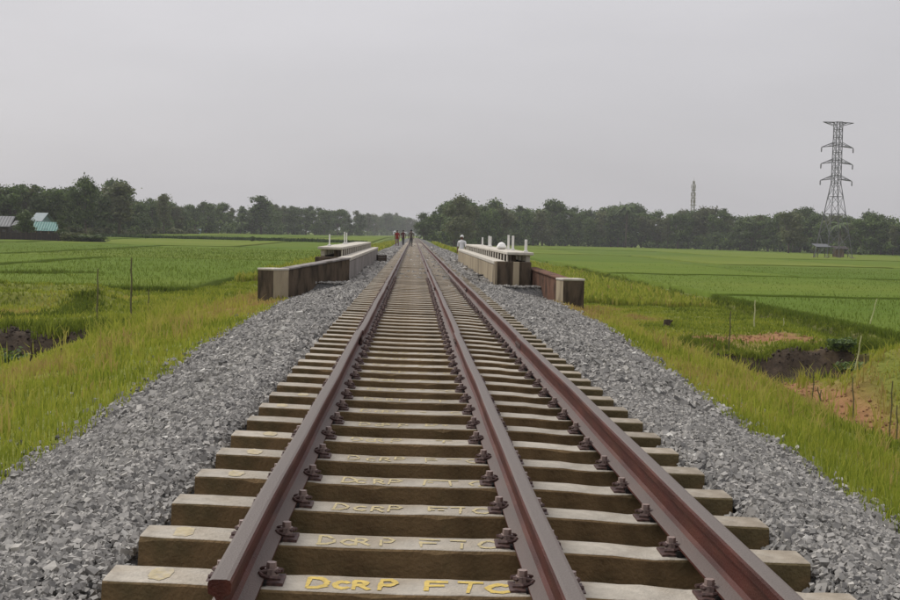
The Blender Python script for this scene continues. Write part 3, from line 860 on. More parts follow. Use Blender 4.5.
SMEAR = [smear_mesh(20 + k).mesh('paint_smear', MT['paint_dab']) for k in range(6)]
for j in range(-3, 282):
    yc = SLEEPER_FRONT + .1 + j * SP + (random.uniform(-.015, .015) if j > 3 else 0)
    if yc > 13.4: yc += random.uniform(-.02, .02)
    near = yc < 34
    o = link('railway_sleeper', SLEEPS[(j * 5 + 3) % 8] if yc < 45 else SLEEP_FAR)
    o.location = (random.uniform(-.012, .012) if j else 0, yc, -CX * -math.tan(CANT) * 1.0 + random.uniform(-.003, .002) * (yc > 14))
    o.rotation_euler = (random.uniform(-.006, .006), CANT, random.uniform(-.006, .006))
    if j == 0:
        props(o, 'concrete sleeper with the crispest yellow DCRP FTC lettering', 'sleeper', 'concrete sleepers under the rails')
        link('lettering', lettering_mesh(3, 0, .0105).mesh('lettering', MT['paint']), o)
    elif -4 < j < 15:
        props(o, 'concrete sleeper with worn, faded yellow DCRP FTC lettering', 'sleeper', 'concrete sleepers under the rails')
        link('lettering', lettering_mesh(50 + j, random.uniform(.04, .16) if 0 < j < 5 else random.uniform(.15, .4), random.uniform(.006, .0085)).mesh('lettering', MT['paint_faded']), o)
    else:
        w_ = 'between the lettered sleepers and the bridge' if yc < BR0 else 'on the bridge between the parapets' if yc < BR1 else 'on the track beyond the bridge'
        props(o, 'plain weathered concrete sleeper ' + w_, 'sleeper', 'plain sleepers ' + w_)
    if -3 <= j < 9 and j not in (2, 6):
        link('paint_smear', SMEAR[j % 6], o).location.x = random.uniform(-.05, .05)
    if near:
        for i in range(3):
            xx = RAILX[i]; zt = top_at(xx)
            link('rail_pad', PAD, o, (xx, 0, zt + .0005)).scale.z = -.1745 - zt
            for sd in (-1, 1):
                c = link('rail_clip', CLIP, o, (xx, 0, zt + .003)); c.scale.x = sd
                link('bolt', BOLT, c)
b = MB(); zf = -.18
for j in range(282, 680):
    yc = SLEEPER_FRONT + .1 + j * SP
    b.box(XE0, XE1, yc - .1, yc + .1, -.38, -.18)
props(b.build('distant_sleepers', MT['sleeper']), 'far run of sleepers merging together towards the horizon', 'sleepers', None, 'stuff')

# ------------------------------------------------------------------ bridge
bridge = empty('railway_bridge', (0, BR0, -.6))
props(bridge, 'short concrete railway bridge with low parapets, splayed wing walls and whitened walkways', 'bridge')


def bpart(b, name, m, parent=None, bevel=.012):
    me = b.mesh(name, m, bevel)
    for v in me.vertices: v.co -= Vector((0, BR0, -.6))
    o = link(name, me, bridge if parent is None else parent); return o


bpart(MB().box(PL - .9, PR + .9, BR0 + .1, BR1 - .1, -1.15, -.62), 'deck', MT['concrete'])
for yy in (BR0 + .2, BR1 - 1.4):
    bpart(MB().box(PL - .8, PR + .8, yy, yy + 1.2, -4.2, -1.16), 'abutment', MT['stained'])
bpart(MB().box(PL - .3, PR + .3, 44.4, 45.6, -4.2, -1.16), 'pier', MT['stained'])
for side in (-1, 1):
    xin = PL if side < 0 else PR
    xo = xin + side * .26
    xa, xb = sorted((xin, xo))
    cm = MT['concrete_grey'] if side < 0 else MT['concrete']
    npan = 10; Lp = (BR1 - BR0 - .5) / npan
    par = bpart(MB().box(xa + .02, xb - .02, BR0 + .5, BR1, -.66, .30), 'parapet', cm)
    for k in range(npan):
        y0 = BR0 + .5 + k * Lp
        bpart(MB().box(*sorted((xin - side * .02, xin + side * .03)), y0 + .03, y0 + Lp - .03, -.6, .29), 'panel', cm, par)
    bpart(MB().box(xa - .035, xb + .035, BR0 + .3, BR1 + .02, .303, .40), 'cap', MT['whitecap'], par)
    # end wall of the walkway box: dark stained, pale column standing proud of it
    xw = xin + side * .95
    e0, e1 = sorted((xin, xw))
    yb0 = BR0 + (0 if side > 0 else .9)
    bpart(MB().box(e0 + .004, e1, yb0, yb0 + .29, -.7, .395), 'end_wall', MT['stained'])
    if side > 0:
        c0 = xin + .46
        bpart(MB().box(c0, c0 + .17, yb0 - .05, yb0 + .1, -.75, .392), 'end_column', MT['concrete'])
        bpart(MB().box(e0 - .02, e0 + .04, yb0 - .02, yb0 + .31, -.7, .39), 'end_column', MT['concrete'])
    # walkway slab on small blocks, outside the parapet
    s0, s1 = sorted((xo + side * .04, xw + side * .06))
    ys0 = yb0 + .05 if side > 0 else BR0 + 2.6
    slab = bpart(MB().box(s0, s1, ys0, ys0 + 7.6, .575, .65), 'walkway_slab', MT['whitecap'])
    slab2 = bpart(MB().box(s0, s1, ys0 + 7.8, ys0 + 15.4, .57, .645), 'walkway_slab', MT['whitecap'])
    slab3 = bpart(MB().box(s0, s1, ys0 + 15.6, BR1 - .4, .572, .647), 'walkway_slab', MT['whitecap'])
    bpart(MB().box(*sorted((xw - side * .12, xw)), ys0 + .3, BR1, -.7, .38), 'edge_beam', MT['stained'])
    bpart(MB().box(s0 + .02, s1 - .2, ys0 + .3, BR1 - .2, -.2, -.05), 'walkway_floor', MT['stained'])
    yy = ys0 + .15
    while yy < BR1 - .7:
        prnt = slab if yy < ys0 + 7.6 else slab2 if yy < ys0 + 15.4 else slab3
        bpart(MB().box(*sorted((xo + side * .05, xo + side * .085)), yy, yy + .28, .2, .567), 'bracket', MT['whitecap'], prnt)
        bpart(MB().box(*sorted((xw - side * .14, xw - side * .02)), yy, yy + .15, .383, .567), 'bracket', MT['whitecap'], prnt)
        yy += 1.15
    bpart(MB().box(*sorted((xo + side * .2, xo + side * .3)), ys0 + .3, BR1 - .3, -.04, .56), 'gap_shade_strip', MT['stained'])  # added dark strip that paints shade into the gaps below the slab
    # railing stubs left standing
    posts = [(.35, .34), (4.6, .44), (6.3, .46), (15.2, .4), (16.2, .42), (20.8, .35)] if side > 0 else [(2.2, .36), (10.2, .45), (11.6, .42)]
    for dy, hh in posts:
        xp = xw - side * .12
        prnt = slab if dy < 7.6 else slab2 if dy < 15.4 else slab3
        pw = .035 if side > 0 else .02
        bb = MB().box(xp - pw, xp + pw, ys0 + dy, ys0 + dy + .07, .652, .652 + hh)
        bb.box(xp - .06, xp + .06, ys0 + dy - .03, ys0 + dy + .1, .651, .69)
        bpart(bb, 'railing_post', MT['white'], prnt, .006)
    # splayed wing wall ending in a pillar
    if side < 0: a = Vector((PL - .06, BR0 + .32)); p = Vector((-3.36, 30.3)); za, zp = .36, .07
    else: a = Vector((PR + 1.0, BR0 + .6)); p = Vector((3.84, 29.6)); za, zp = .2, .0
    d = (p - a).normalized(); nrm = Vector((-d.y, d.x)) * .13
    ww = bpart(MB().poly([tuple(a - nrm), tuple(p - nrm), tuple(p + nrm), tuple(a + nrm)], -1.9, [za, zp, zp, za]), 'wing_wall', MT['stained'] if side < 0 else MT['redwall'])
    cap = MB()
    n2 = nrm * 1.25
    cv = [(*(a - n2), za + .002), (*(p - n2), zp + .002), (*(p + n2), zp + .002), (*(a + n2), za + .002)]
    cap.add(cv + [(x, y, z + .05) for x, y, z in cv], [(0, 1, 2, 3), (4, 5, 6, 7), (0, 1, 5, 4), (1, 2, 6, 5), (2, 3, 7, 6), (3, 0, 4, 7)])
    bpart(cap, 'coping', MT['concrete_grey'] if side < 0 else MT['redwall'], ww)
    # pillar turned with the wall; the face towards the track is bare concrete, the outer end is tarred
    w = .27; t = nrm.normalized()
    pc = p + d * .2
    q = [pc - d * w - t * w, pc + d * w - t * w, pc + d * w + t * w, pc - d * w + t * w]
    pil = MB().poly([tuple(v) for v in q], -1.9, zp + .02)
    pil.m = [0, 1, 0, 0, 0, 0]
    bpart(pil, 'end_pillar', [MT['concrete'], MT['stained']], ww, 0)
    qq = [pc + (v - pc) * 1.06 for v in q]
    bpart(MB().poly([tuple(v) for v in qq], zp + .022, zp + .075), 'pillar_cap', MT['whitecap'], ww)

# sack and dark box by the bridge
def blob(name, m, loc, sc, seed, label, cat):
    bm = bmesh.new(); bmesh.ops.create_icosphere(bm, subdivisions=3, radius=1)
    q = random.Random(seed); ph = [q.uniform(0, 6) for _ in range(6)]
    for v in bm.verts:
        f = 1 + .12 * math.sin(v.co.x * 4 + ph[0]) * math.sin(v.co.y * 3 + ph[1]) + .08 * math.sin(v.co.z * 6 + ph[2])
        v.co *= f
        if v.co.z < -.6: v.co.z = -.6
        v.co = Vector((v.co.x * sc[0], v.co.y * sc[1], (v.co.z + .6) * sc[2]))
    me = bpy.data.meshes.new(name); bm.to_mesh(me); bm.free(); me.materials.append(m)
    me.polygons.foreach_set('use_smooth', [True] * len(me.polygons))
    o = link(name, me, None, loc); props(o, label, cat); return o


sk = blob('white_sack', MT['white'], (PR + .62, BR0 + 6.6, .652), (.16, .22, .13), 4, 'small white sack lying on the bridge walkway', 'sack')
t = empty('wooden_crate', (-1.42, 54.5, -.25), .2); t.scale = (.62, .8, .8)
props(t, 'dark wooden crate on the ballast against the bridge parapet', 'crate')
for k in range(3):
    MB().box(-.3, .3, -.22 , -.2, .02 + k * .13, .13 + k * .13).build('slat', MT['wood'], t)
    MB().box(-.3, .3, .2, .22, .02 + k * .13, .13 + k * .13).build('slat', MT['wood'], t)
MB().box(-.33, -.302, -.24, .24, .0, .41).build('end_board', MT['wood'], t)
MB().box(.302, .33, -.24, .24, .0, .41).build('end_board', MT['wood'], t)
MB().box(-.33, .33, -.24, .24, .412, .44).build('lid', MT['wood'], t)


# ------------------------------------------------------------------ people
def person(loc, rz, mats, label, step=.18, arm=.06, hair=None):
    """one continuous skinned body, 1.68 m, feet on the ground at loc"""
    root = empty('person', loc, rz); props(root, label, 'person')
    J = {'pel': (0, 0, .93, .145), 'belly': (0, .01, 1.08, .14), 'chest': (0, .0, 1.28, .155), 'neck0': (0, 0, 1.43, .07), 'neck': (0, .01, 1.47, .055),
         'head0': (0, .015, 1.53, .075), 'head': (0, .02, 1.6, .088), 'top': (0, .015, 1.66, .06)}
    E = [('pel', 'belly'), ('belly', 'chest'), ('chest', 'neck0'), ('neck0', 'neck'), ('neck', 'head0'), ('head0', 'head'), ('head', 'top')]
    for s, nm in ((-1, 'l'), (1, 'r')):
        f = step * s
        J.update({nm + 'hip': (.09 * s, 0, .86, .1), nm + 'knee': (.1 * s, f * .6 + .03, .48, .068), nm + 'ank': (.1 * s, f - (.05 if s < 0 else 0), .09, .045),
                  nm + 'toe': (.11 * s, f + .13 - (.05 if s < 0 else 0), .04, .035),
                  nm + 'sh': (.185 * s, 0, 1.38, .065), nm + 'el': (.24 * s, -f * .4, 1.1, .048), nm + 'wr': (.25 * s, -f * .8 + arm, .87, .032), nm + 'hand': (.25 * s, -f * .9 + arm, .77, .038)})
        E += [('pel', nm + 'hip'), (nm + 'hip', nm + 'knee'), (nm + 'knee', nm + 'ank'), (nm + 'ank', nm + 'toe'), ('chest', nm + 'sh'), (nm + 'sh', nm + 'el'), (nm + 'el', nm + 'wr'), (nm + 'wr', nm + 'hand')]
    keys = list(J); me = bpy.data.meshes.new('body')
    me.from_pydata([J[k][:3] for k in keys], [(keys.index(a), keys.index(b)) for a, b in E], [])
    o = bpy.data.objects.new('body_tmp', me); COL.objects.link(o)
    md = o.modifiers.new('skin', 'SKIN'); sb = o.modifiers.new('sub', 'SUBSURF'); sb.levels = 1
    for i, k in enumerate(keys):
        sv = me.skin_vertices[0].data[i]; sv.radius = (J[k][3], J[k][3] * (.72 if k in ('pel', 'belly', 'chest') else 1)); sv.use_root = k == 'pel'
    dg = bpy.context.evaluated_depsgraph_get()
    bme = bpy.data.meshes.new_from_object(o.evaluated_get(dg)); bpy.data.objects.remove(o)
    bme.name = 'body'; bme.materials.clear()
    for m in (MT['skin'], mats[0], mats[1]): bme.materials.append(m)
    for p in bme.polygons:
        c = p.center
        if c.z > 1.455 or c.z < .08: p.material_index = 0
        elif abs(c.x) > .2: p.material_index = 1 if c.z > 1.12 else 0
        else: p.material_index = 1 if c.z > .84 else 2
        p.use_smooth = True
    link('body', bme, root)
    bm = bmesh.new(); bmesh.ops.create_icosphere(bm, subdivisions=2, radius=1)
    for v in bm.verts:
        v.co = Vector((v.co.x * .098, v.co.y * .108, v.co.z * .1)) + Vector((0, .005, 1.615))
        if v.co.z < 1.6 and v.co.y > .0: v.co.y = 0.0; v.co.z = max(v.co.z, 1.56)
    hm = bpy.data.meshes.new('hair'); bm.to_mesh(hm); bm.free(); hm.materials.append(hair or MT['hair']); link('hair', hm, root)
    # face: nose
    MB().add([(-.016, .1, 1.575), (.016, .1, 1.575), (0, .125, 1.57), (0, .1, 1.61)], [(0, 1, 2), (0, 2, 3), (1, 2, 3), (0, 1, 3)]).build('nose', MT['skin'], root)
    return root


pz = -.2
pp = at(397, 247.5, -.3); person((pp.x, pp.y, float(ballast_z(pp.x, pp.y)) + .0), R(170), (MT['red_cloth'], MT['pink_cloth']), 'person in a bright red shirt standing on the ballast beyond the bridge')
pp = at(403, 246.3, -.3); person((pp.x, pp.y, float(ballast_z(pp.x, pp.y)) + .03), R(200), (MT['maroon_cloth'], MT['dark_cloth']), 'person in maroon shirt and dark trousers between red shirt and rails', .12)
pp = at(411, 247.0, -.19); person((pp.x, pp.y, -.182), R(5), (MT['brown_cloth'], MT['dark_cloth']), 'person in brown shirt walking on the sleepers between the rails', .24)
pp = at_depth(462, 240, 61.5); person((pp.x, pp.y, -.62), R(150), (MT['white_cloth'], MT['white_cloth']), 'person dressed in white with a white head cloth by the bridge parapet', .05, hair=MT['white_cloth'])


# ------------------------------------------------------------------ stakes and stump
def stake(px, py, zg, h, r, lean, m, label, group=None):
    p = at(px, py, zg); z = float(ground_z(p.x, p.y)); b = MB()
    n = 6; pts = [(lean[0] * (k / n) + .012 * math.sin(k * 2.1), lean[1] * (k / n), h * k / n - .15) for k in range(n + 1)]
    b.tube(pts, [r * (1 - .35 * k / n) for k in range(n + 1)], 6)
    for k in range(1, n): b.bar((pts[k][0], pts[k][1], pts[k][2] - .006), (pts[k][0], pts[k][1], pts[k][2] + .006), r * 1.12, n=6)
    o = b.build('bamboo_stake', m); o.location = (p.x, p.y, z)
    props(o, label, 'stake', group or 'bamboo stakes standing in the grass')


stake(97, 320, -1.5, 1.65, .026, (.02, 0), MT['bamboo'], 'tall thin dark bamboo stake in grass, farther from the track')
stake(131, 325, -1.5, 1.85, .028, (0, 0), MT['bamboo'], 'tall thin dark bamboo stake in grass, nearer the track')
stake(148, 311, -1.5, .8, .022, (.02, 0), MT['bamboo'], 'short thin bamboo stake standing beyond the two tall stakes')
stake(30, 386, -1.45, .55, .022, (.03, 0), MT['wood'], 'short dark stick in the grass by the dug hollow', 'short sticks round the dug hollow')
stake(37, 381, -1.45, .4, .02, (-.03, 0), MT['wood'], 'short dark stick in the grass by the dug hollow', 'short sticks round the dug hollow')
stake(60, 376, -1.4, .3, .02, (.02, 0), MT['wood'], 'short dark stick in the grass by the dug hollow', 'short sticks round the dug hollow')
stake(754, 326, -2.1, 1.2, .032, (.01, 0), MT['paleposts'], 'pale bamboo post standing at the edge of the rice')
stake(784, 326, -2.1, .5, .022, (-.02, 0), MT['paleposts'], 'short pale stick at the rice edge near the pale post')
stake(729, 345, -2.1, 1.5, .026, (.02, 0), MT['bamboo'], 'thin dark bamboo stake beside the dug red soil')
stake(868, 328, -2.1, 1.3, .022, (.3, 0), MT['paleposts'], 'leaning thin pale stick by the bush near the ditch')
stake(853, 383, -2.1, 1.1, .02, (.15, 0), MT['paleposts'], 'thin pale reed stalk leaning beside the soil mound')
for px, py, h in ((812, 398, .9), (818, 402, .6), (855, 414, 1.2), (890, 422, 1.3), (898, 425, .9), (706, 346, .5), (822, 392, .5)):
    stake(px, py, -2.1, h, .017, (random.uniform(-.1, .1), 0), MT['bamboo'], 'thin dry stalk standing along the dug red strip', 'dry stalks along the red strip')
p = at(667, 322, -1.9)
b = MB(); b.tube([(0, 0, -.2), (.01, 0, .1), (.0, .01, .26)], [.17, .13, .12], 9); b.tube([(.03, 0, .1), (.2, -.02, .24)], [.05, .035], 6)
o = b.build('tree_stump', MT['wood']); o.location = (p.x, p.y, float(ground_z(p.x, p.y)))
props(o, 'small dark tree stump in the grass near the wing wall', 'stump')


# ------------------------------------------------------------------ trees
def leaf_cloud(centres, radii, n, size, seed, low_dark=True):
    """leaf-sized faces spread through ragged clumps"""
    g = np.random.default_rng(seed)
    centres = np.array(centres); radii = np.array(radii)
    wgt = radii ** 2; k = g.choice(len(centres), n, p=wgt / wgt.sum())
    d = g.normal(size=(n, 3)); d /= np.linalg.norm(d, axis=1)[:, None]
    rr = radii[k] * (g.random(n) ** .55) * (1 + .33 * g.normal(size=n))
    P = centres[k] + d * rr[:, None] * np.array([1, 1, .8])
    nrm = d + g.normal(0, .6, (n, 3)); nrm /= np.linalg.norm(nrm, axis=1)[:, None]
    a = np.cross(nrm, g.normal(size=(n, 3))); a /= np.linalg.norm(a, axis=1)[:, None]; b = np.cross(nrm, a)
    s = size * (.55 + .9 * g.random(n))[:, None]
    V = np.stack([P - a * s, P - b * s * .55, P + a * s, P + b * s * .55], 1)
    tint = np.clip(.5 + .25 * g.normal(size=n) + .2 * (g.random(len(centres))[k] - .5), 0, 1)
    Fq = (np.arange(n) * 4)[:, None] + np.arange(4)
    return V.reshape(-1, 3), Fq, np.repeat(tint, 4)


def tree_variant(kind, seed):
    """10 m tall prototype: returns (trunk mesh, crown mesh)"""
    q = random.Random(seed); b = MB(); C, Rr = [], []
    if kind == 'broad':
        th = q.uniform(2.2, 3.2)
        top = Vector((q.uniform(-.3, .3), q.uniform(-.3, .3), th)); b.tube([(0, 0, -.6), (top.x * .5, top.y * .5, th * .5), top], [.26, .2, .17], 7)
        for k in range(q.randint(15, 20)):
            an = q.uniform(0, 6.28); rad = q.uniform(.3, 2.6); z = q.uniform(2.2, 9.0); rad *= math.sqrt(max(.12, 1 - ((z - 5.0) / 4.6) ** 2)) * 1.15
            c = Vector((math.cos(an) * rad, math.sin(an) * rad, z)); r = q.uniform(.95, 1.6)
            C.append(c); Rr.append(r)
            b.tube([top, top.lerp(c, .55) + Vector((0, 0, .2)), c], [.11, .06, .025], 5)
        C.append(Vector((0, 0, 8.9))); Rr.append(1.0)
        n, s = 5200, .25
    elif kind == 'tall':
        b.tube([(0, 0, -.6), (.1, 0, 3), (.0, .1, 6), (.05, 0, 9.2)], [.17, .14, .09, .03], 6)
        for k in range(18):
            z = 2.8 + 6.4 * (k + q.random()) / 18; an = q.uniform(0, 6.28); rad = q.uniform(.2, 1.15) * (1.1 - .06 * z + .2)
            c = Vector((math.cos(an) * rad, math.sin(an) * rad, z)); r = q.uniform(.65, 1.05); C.append(c); Rr.append(r)
            b.tube([(.05, .05, max(z - 1, 2.6)), c], [.05, .02], 5)
        C.append(Vector((0, 0, 9.4))); Rr.append(.55)
        n, s = 3200, .21
    elif kind == 'bush':
        for k in range(9):
            an = q.uniform(0, 6.28); rad = q.uniform(0, 1.3); c = Vector((math.cos(an) * rad, math.sin(an) * rad, q.uniform(.3, 1.5))); C.append(c); Rr.append(q.uniform(.4, .75))
            b.tube([(0, 0, -.2), c], [.05, .02], 5)
        n, s = 1300, .15
    else:   # palm
        b.tube([(0, 0, -.6), (.15, .0, 3), (.35, .05, 6), (.4, 0, 8.4)], [.2, .15, .12, .11], 7)
        vs, fs, tn = [], [], []
        for k in range(20):
            an = k * 2.399; up = q.uniform(-.2, .9); ln = q.uniform(2.0, 2.6)
            pr = None
            for sgm in range(7):
                t = sgm / 6; p = Vector((.4 + math.cos(an) * ln * t, math.sin(an) * ln * t, 8.4 + ln * (up * t - .75 * t * t)))
                sd = Vector((-math.sin(an), math.cos(an), -.25)); wd = .42 * math.sin(math.pi * min(.98, t * .8 + .18))
                cur = (p + sd * wd - Vector((0, 0, .12)), p, p - Vector((sd.x, sd.y, -sd.z)) * wd - Vector((0, 0, .12)))
                k0 = len(vs); vs += [tuple(c) for c in cur]; tn += [q.uniform(.3, .7)] * 3
                if pr is not None: fs += [(pr, pr + 1, k0 + 1, k0), (pr + 1, pr + 2, k0 + 2, k0 + 1)]
                pr = k0
        return b.mesh('trunk', MT['bark'], smooth=True), np_mesh('crown', np.array(vs), np.array(fs), MT['leaf'], np.array(tn))
    V, Fq, t = leaf_cloud(C, Rr, n, s, seed)
    return b.mesh('trunk', MT['bark'], smooth=True), np_mesh('crown', V, Fq, MT['leaf'], t)


TV = {'broad': [tree_variant('broad', 100 + k) for k in range(7)], 'tall': [tree_variant('tall', 200 + k) for k in range(5)],
      'palm': [tree_variant('palm', 300 + k) for k in range(2)], 'bush': [tree_variant('bush', 400 + k) for k in range(3)]}
for k in TV: # pale leaved copies
    pass
PALE = {}
for k in ('broad', 'tall', 'bush'):
    PALE[k] = []
    for tr, cr in TV[k][:3]:
        c2 = cr.copy(); c2.materials.clear(); c2.materials.append(MT['leaf_pale']); PALE[k].append((tr, c2))


def tree(kind, loc, h, label, group, width=1.0, pale=False, cat='tree', name=None):
    tr, cr = random.choice((PALE if pale else TV)[kind])
    o = empty(name or {'broad': 'broadleaf_tree', 'tall': 'slender_tree', 'palm': 'palm_tree', 'bush': 'shrub'}[kind], loc, random.uniform(0, 6.28))
    s = h / (2.0 if kind == 'bush' else 10.0); o.scale = (s * width, s * width, s)
    props(o, label, cat, group)
    link('trunk' if kind != 'bush' else 'stems', tr, o); link('crown' if kind != 'bush' else 'foliage', cr, o)
    return o


TOP_L = [(-60, 184), (0, 183), (40, 184), (46, 191), (60, 186), (76, 181), (86, 174), (98, 188), (118, 182), (133, 197), (150, 193), (165, 196), (178, 205), (195, 202), (212, 202), (240, 207), (252, 205),
         (262, 195), (275, 204), (290, 204), (320, 206), (350, 209), (365, 213), (380, 214), (400, 213), (412, 219), (425, 224)]
DEP_L = [(-60, 225), (60, 240), (130, 300), (200, 380), (300, 470), (360, 560), (372, 800), (425, 1100)]
TOP_R = [(424, 214), (432, 209), (441, 207), (450, 204), (462, 195), (474, 203), (485, 204), (497, 200), (510, 205), (530, 207), (555, 201), (570, 208), (590, 211), (606, 206), (627, 202), (650, 211), (680, 209),
         (700, 208), (712, 205), (730, 212), (760, 214), (790, 210), (805, 209), (840, 214), (860, 215), (875, 211), (890, 217), (905, 221), (960, 216)]
DEP_R = [(424, 360), (470, 330), (520, 400), (600, 440), (700, 420), (850, 350), (960, 330)]


def ip(tab, x): return float(np.interp(x, [t[0] for t in tab], [t[1] for t in tab]))


def line_of_trees(x0, x1, step, tops, deps, back, lab, grp, side, short=0):
    px = x0
    while px < x1:
        dep = ip(deps, px) * (1 + back) + random.uniform(-6, 6)
        ty = ip(tops, px) + random.uniform(-2, 4) + short
        P = at_depth(px, ty, dep); gz = float(ground_z(P.x, P.y)); h = P.z - gz
        kind = random.choices(['broad', 'tall', 'palm'], [.70, .28, .02])[0]
        pal = kind != 'palm' and random.random() < (.12 if kind == 'broad' else .35)
        if h > 3:
            if side < 0 and px < 370: lab = 'behind the village houses' if px < 62 else 'behind the dry scrub' if px < 200 else 'at the far end of the village-side paddy'
            elif side > 0: lab = 'behind the person in white' if px < 520 else 'between wing wall and mast' if px < 690 else 'between mast and pylon' if px < 830 else 'beyond the pylon'
            lb = {'broad': ('paler olive' if pal else 'dense dark') + ' rounded tree in the line ' + lab, 'tall': ('pale olive slender' if pal else 'slender tall dark') + ' tree in the line ' + lab, 'palm': 'feathery palm tree in the line ' + lab}[kind]
            tree(kind, (P.x, P.y, gz), h * random.uniform(.94, 1.03), lb, {'broad': 'rounded trees ', 'tall': 'slender trees ', 'palm': 'palms '}[kind] + ('pale, ' if pal else '') + lab, random.uniform(.9, 1.25) if kind == 'broad' else random.uniform(1, 1.5), pal)
        px += step * random.uniform(.75, 1.25) * (.8 if kind != 'broad' else 1)


line_of_trees(-50, 372, 11, TOP_L, DEP_L, 0, 'behind the village-side paddy', 'village side', -1, 3)
line_of_trees(-50, 372, 12, TOP_L, DEP_L, .1, 'behind the village-side paddy', 'village side', -1, -1)
line_of_trees(368, 432, 7, TOP_L, DEP_L, 0, 'far down the track', 'far down the track', -1)
line_of_trees(368, 432, 7, TOP_L, DEP_L, .12, 'far down the track', 'far down the track', -1)
line_of_trees(424, 950, 10.5, TOP_R, DEP_R, 0, 'behind the pylon-side paddy', 'pylon side', 1, 3)
line_of_trees(424, 950, 11, TOP_R, DEP_R, .1, 'behind the pylon-side paddy', 'pylon side', 1, -1)


def one(px, ty, dep, kind, label, width=1.0, pale=False, group=None):
    P = at_depth(px, ty, dep); gz = float(ground_z(P.x, P.y)); tree(kind, (P.x, P.y, gz), P.z - gz, label, group, width, pale)


one(86, 174, 235, 'broad', 'tallest dark tree standing up behind the teal-roofed house', .75)
one(119, 181, 262, 'tall', 'pale slender tree rising above its dark neighbours', 1.7, True)
one(164, 193, 320, 'tall', 'slim pale-topped tree standing clear of the village-side line', 1.2, True)
one(262, 195, 420, 'tall', 'pointed dark tree rising from the long village-side line', 2.0)
one(462, 194, 318, 'broad', 'big rounded olive-green tree behind the person in white', 1.0, True)
one(627, 200, 425, 'palm', 'round-headed palm standing above the pylon-side trees', 1.0)
one(555, 199, 415, 'broad', 'round-topped tree standing above the pylon-side trees behind the wing wall', .8)
one(875, 211, 345, 'broad', 'peaked dark tree beyond the pylon', .7)
one(790, 211, 352, 'broad', 'olive-green tree just beside the pylon', 1.1, True)
one(26, 209, 186, 'broad', 'low tree growing between the village houses', 1.0)
one(60, 214, 188, 'broad', 'small tree at the corner of the teal-roofed house', .9)
# shrubs
P = at(95, 241, FIELD_L + .5)
tree('bush', (P.x, P.y, float(ground_z(P.x, P.y))), 1.5, 'low dark shrub at the paddy edge beside the fenced yard', None, 3.2, cat='shrub')
for px in (70, 80):
    P = at(px, 240.5, FIELD_L + .5); tree('bush', (P.x, P.y, float(ground_z(P.x, P.y))), 1.7, 'pale yellow-green shrub beside the fenced yard', 'pale shrubs beside the yard', 1.6, True, 'shrub')
for px in (253, 259.5):
    P = at(px, 239.5, FIELD_L + .9); tree('bush', (P.x, P.y, float(ground_z(P.x, P.y)) + .3), 1.0 if px < 255 else .75, 'small dark shrub alone in the middle of the far paddy', 'pair of small shrubs in the paddy', .8, cat='shrub')
for px, py, h, w in ((868, 356, .75, 1.5), (880, 359, .6, 1.4), (845, 350, .5, 1.6)):
    P = at(px, py, -2.1); tree('bush', (P.x, P.y, float(ground_z(P.x, P.y))), h, 'low dark shrub by the ditch behind the soil mound', 'shrubs behind the soil mound', w, cat='shrub')
for px, py, h in ((4, 352, .7), (20, 345, .5), (48, 341, .45)):
    P = at(px, py, -1.5); tree('bush', (P.x, P.y, float(ground_z(P.x, P.y))), h, 'small dark shrub on the rim of the dug hollow', 'shrubs round the dug hollow', 1.5, cat='shrub')

# undergrowth that closes the foot of the tree lines
def thicket(name, label, tab, x0, x1, n, h, seed, m='leaf'):
    g = np.random.default_rng(seed); C, Rr = [], []
    for k in range(n):
        px = g.uniform(x0, x1); dep = ip(tab, px) * g.uniform(.985, 1.06)
        P = at_depth(px, 230, dep); z = float(ground_z(P.x, P.y)); r = g.uniform(.5, 1) * h * .5
        C.append((P.x, P.y, z + g.uniform(.1, .7) * h)); Rr.append(r)
    V, Fq, t = leaf_cloud(C, Rr, n * 150, .42, seed)
    props(link(name, np_mesh(name, V, Fq, MT[m], t)), label, 'undergrowth', None, 'stuff')


thicket('undergrowth', 'dark undergrowth along the foot of the village-side trees', DEP_L, -60, 425, 320, 5.0, 5)
thicket('undergrowth', 'dark undergrowth along the foot of the pylon-side trees', DEP_R, 424, 960, 380, 5.5, 6)
thicket('dry_scrub', 'pale dry scrub along the paddy edge before the village-side trees', [(60, 225), (130, 285), (200, 350)], 62, 196, 60, 2.0, 8, 'leaf_pale')


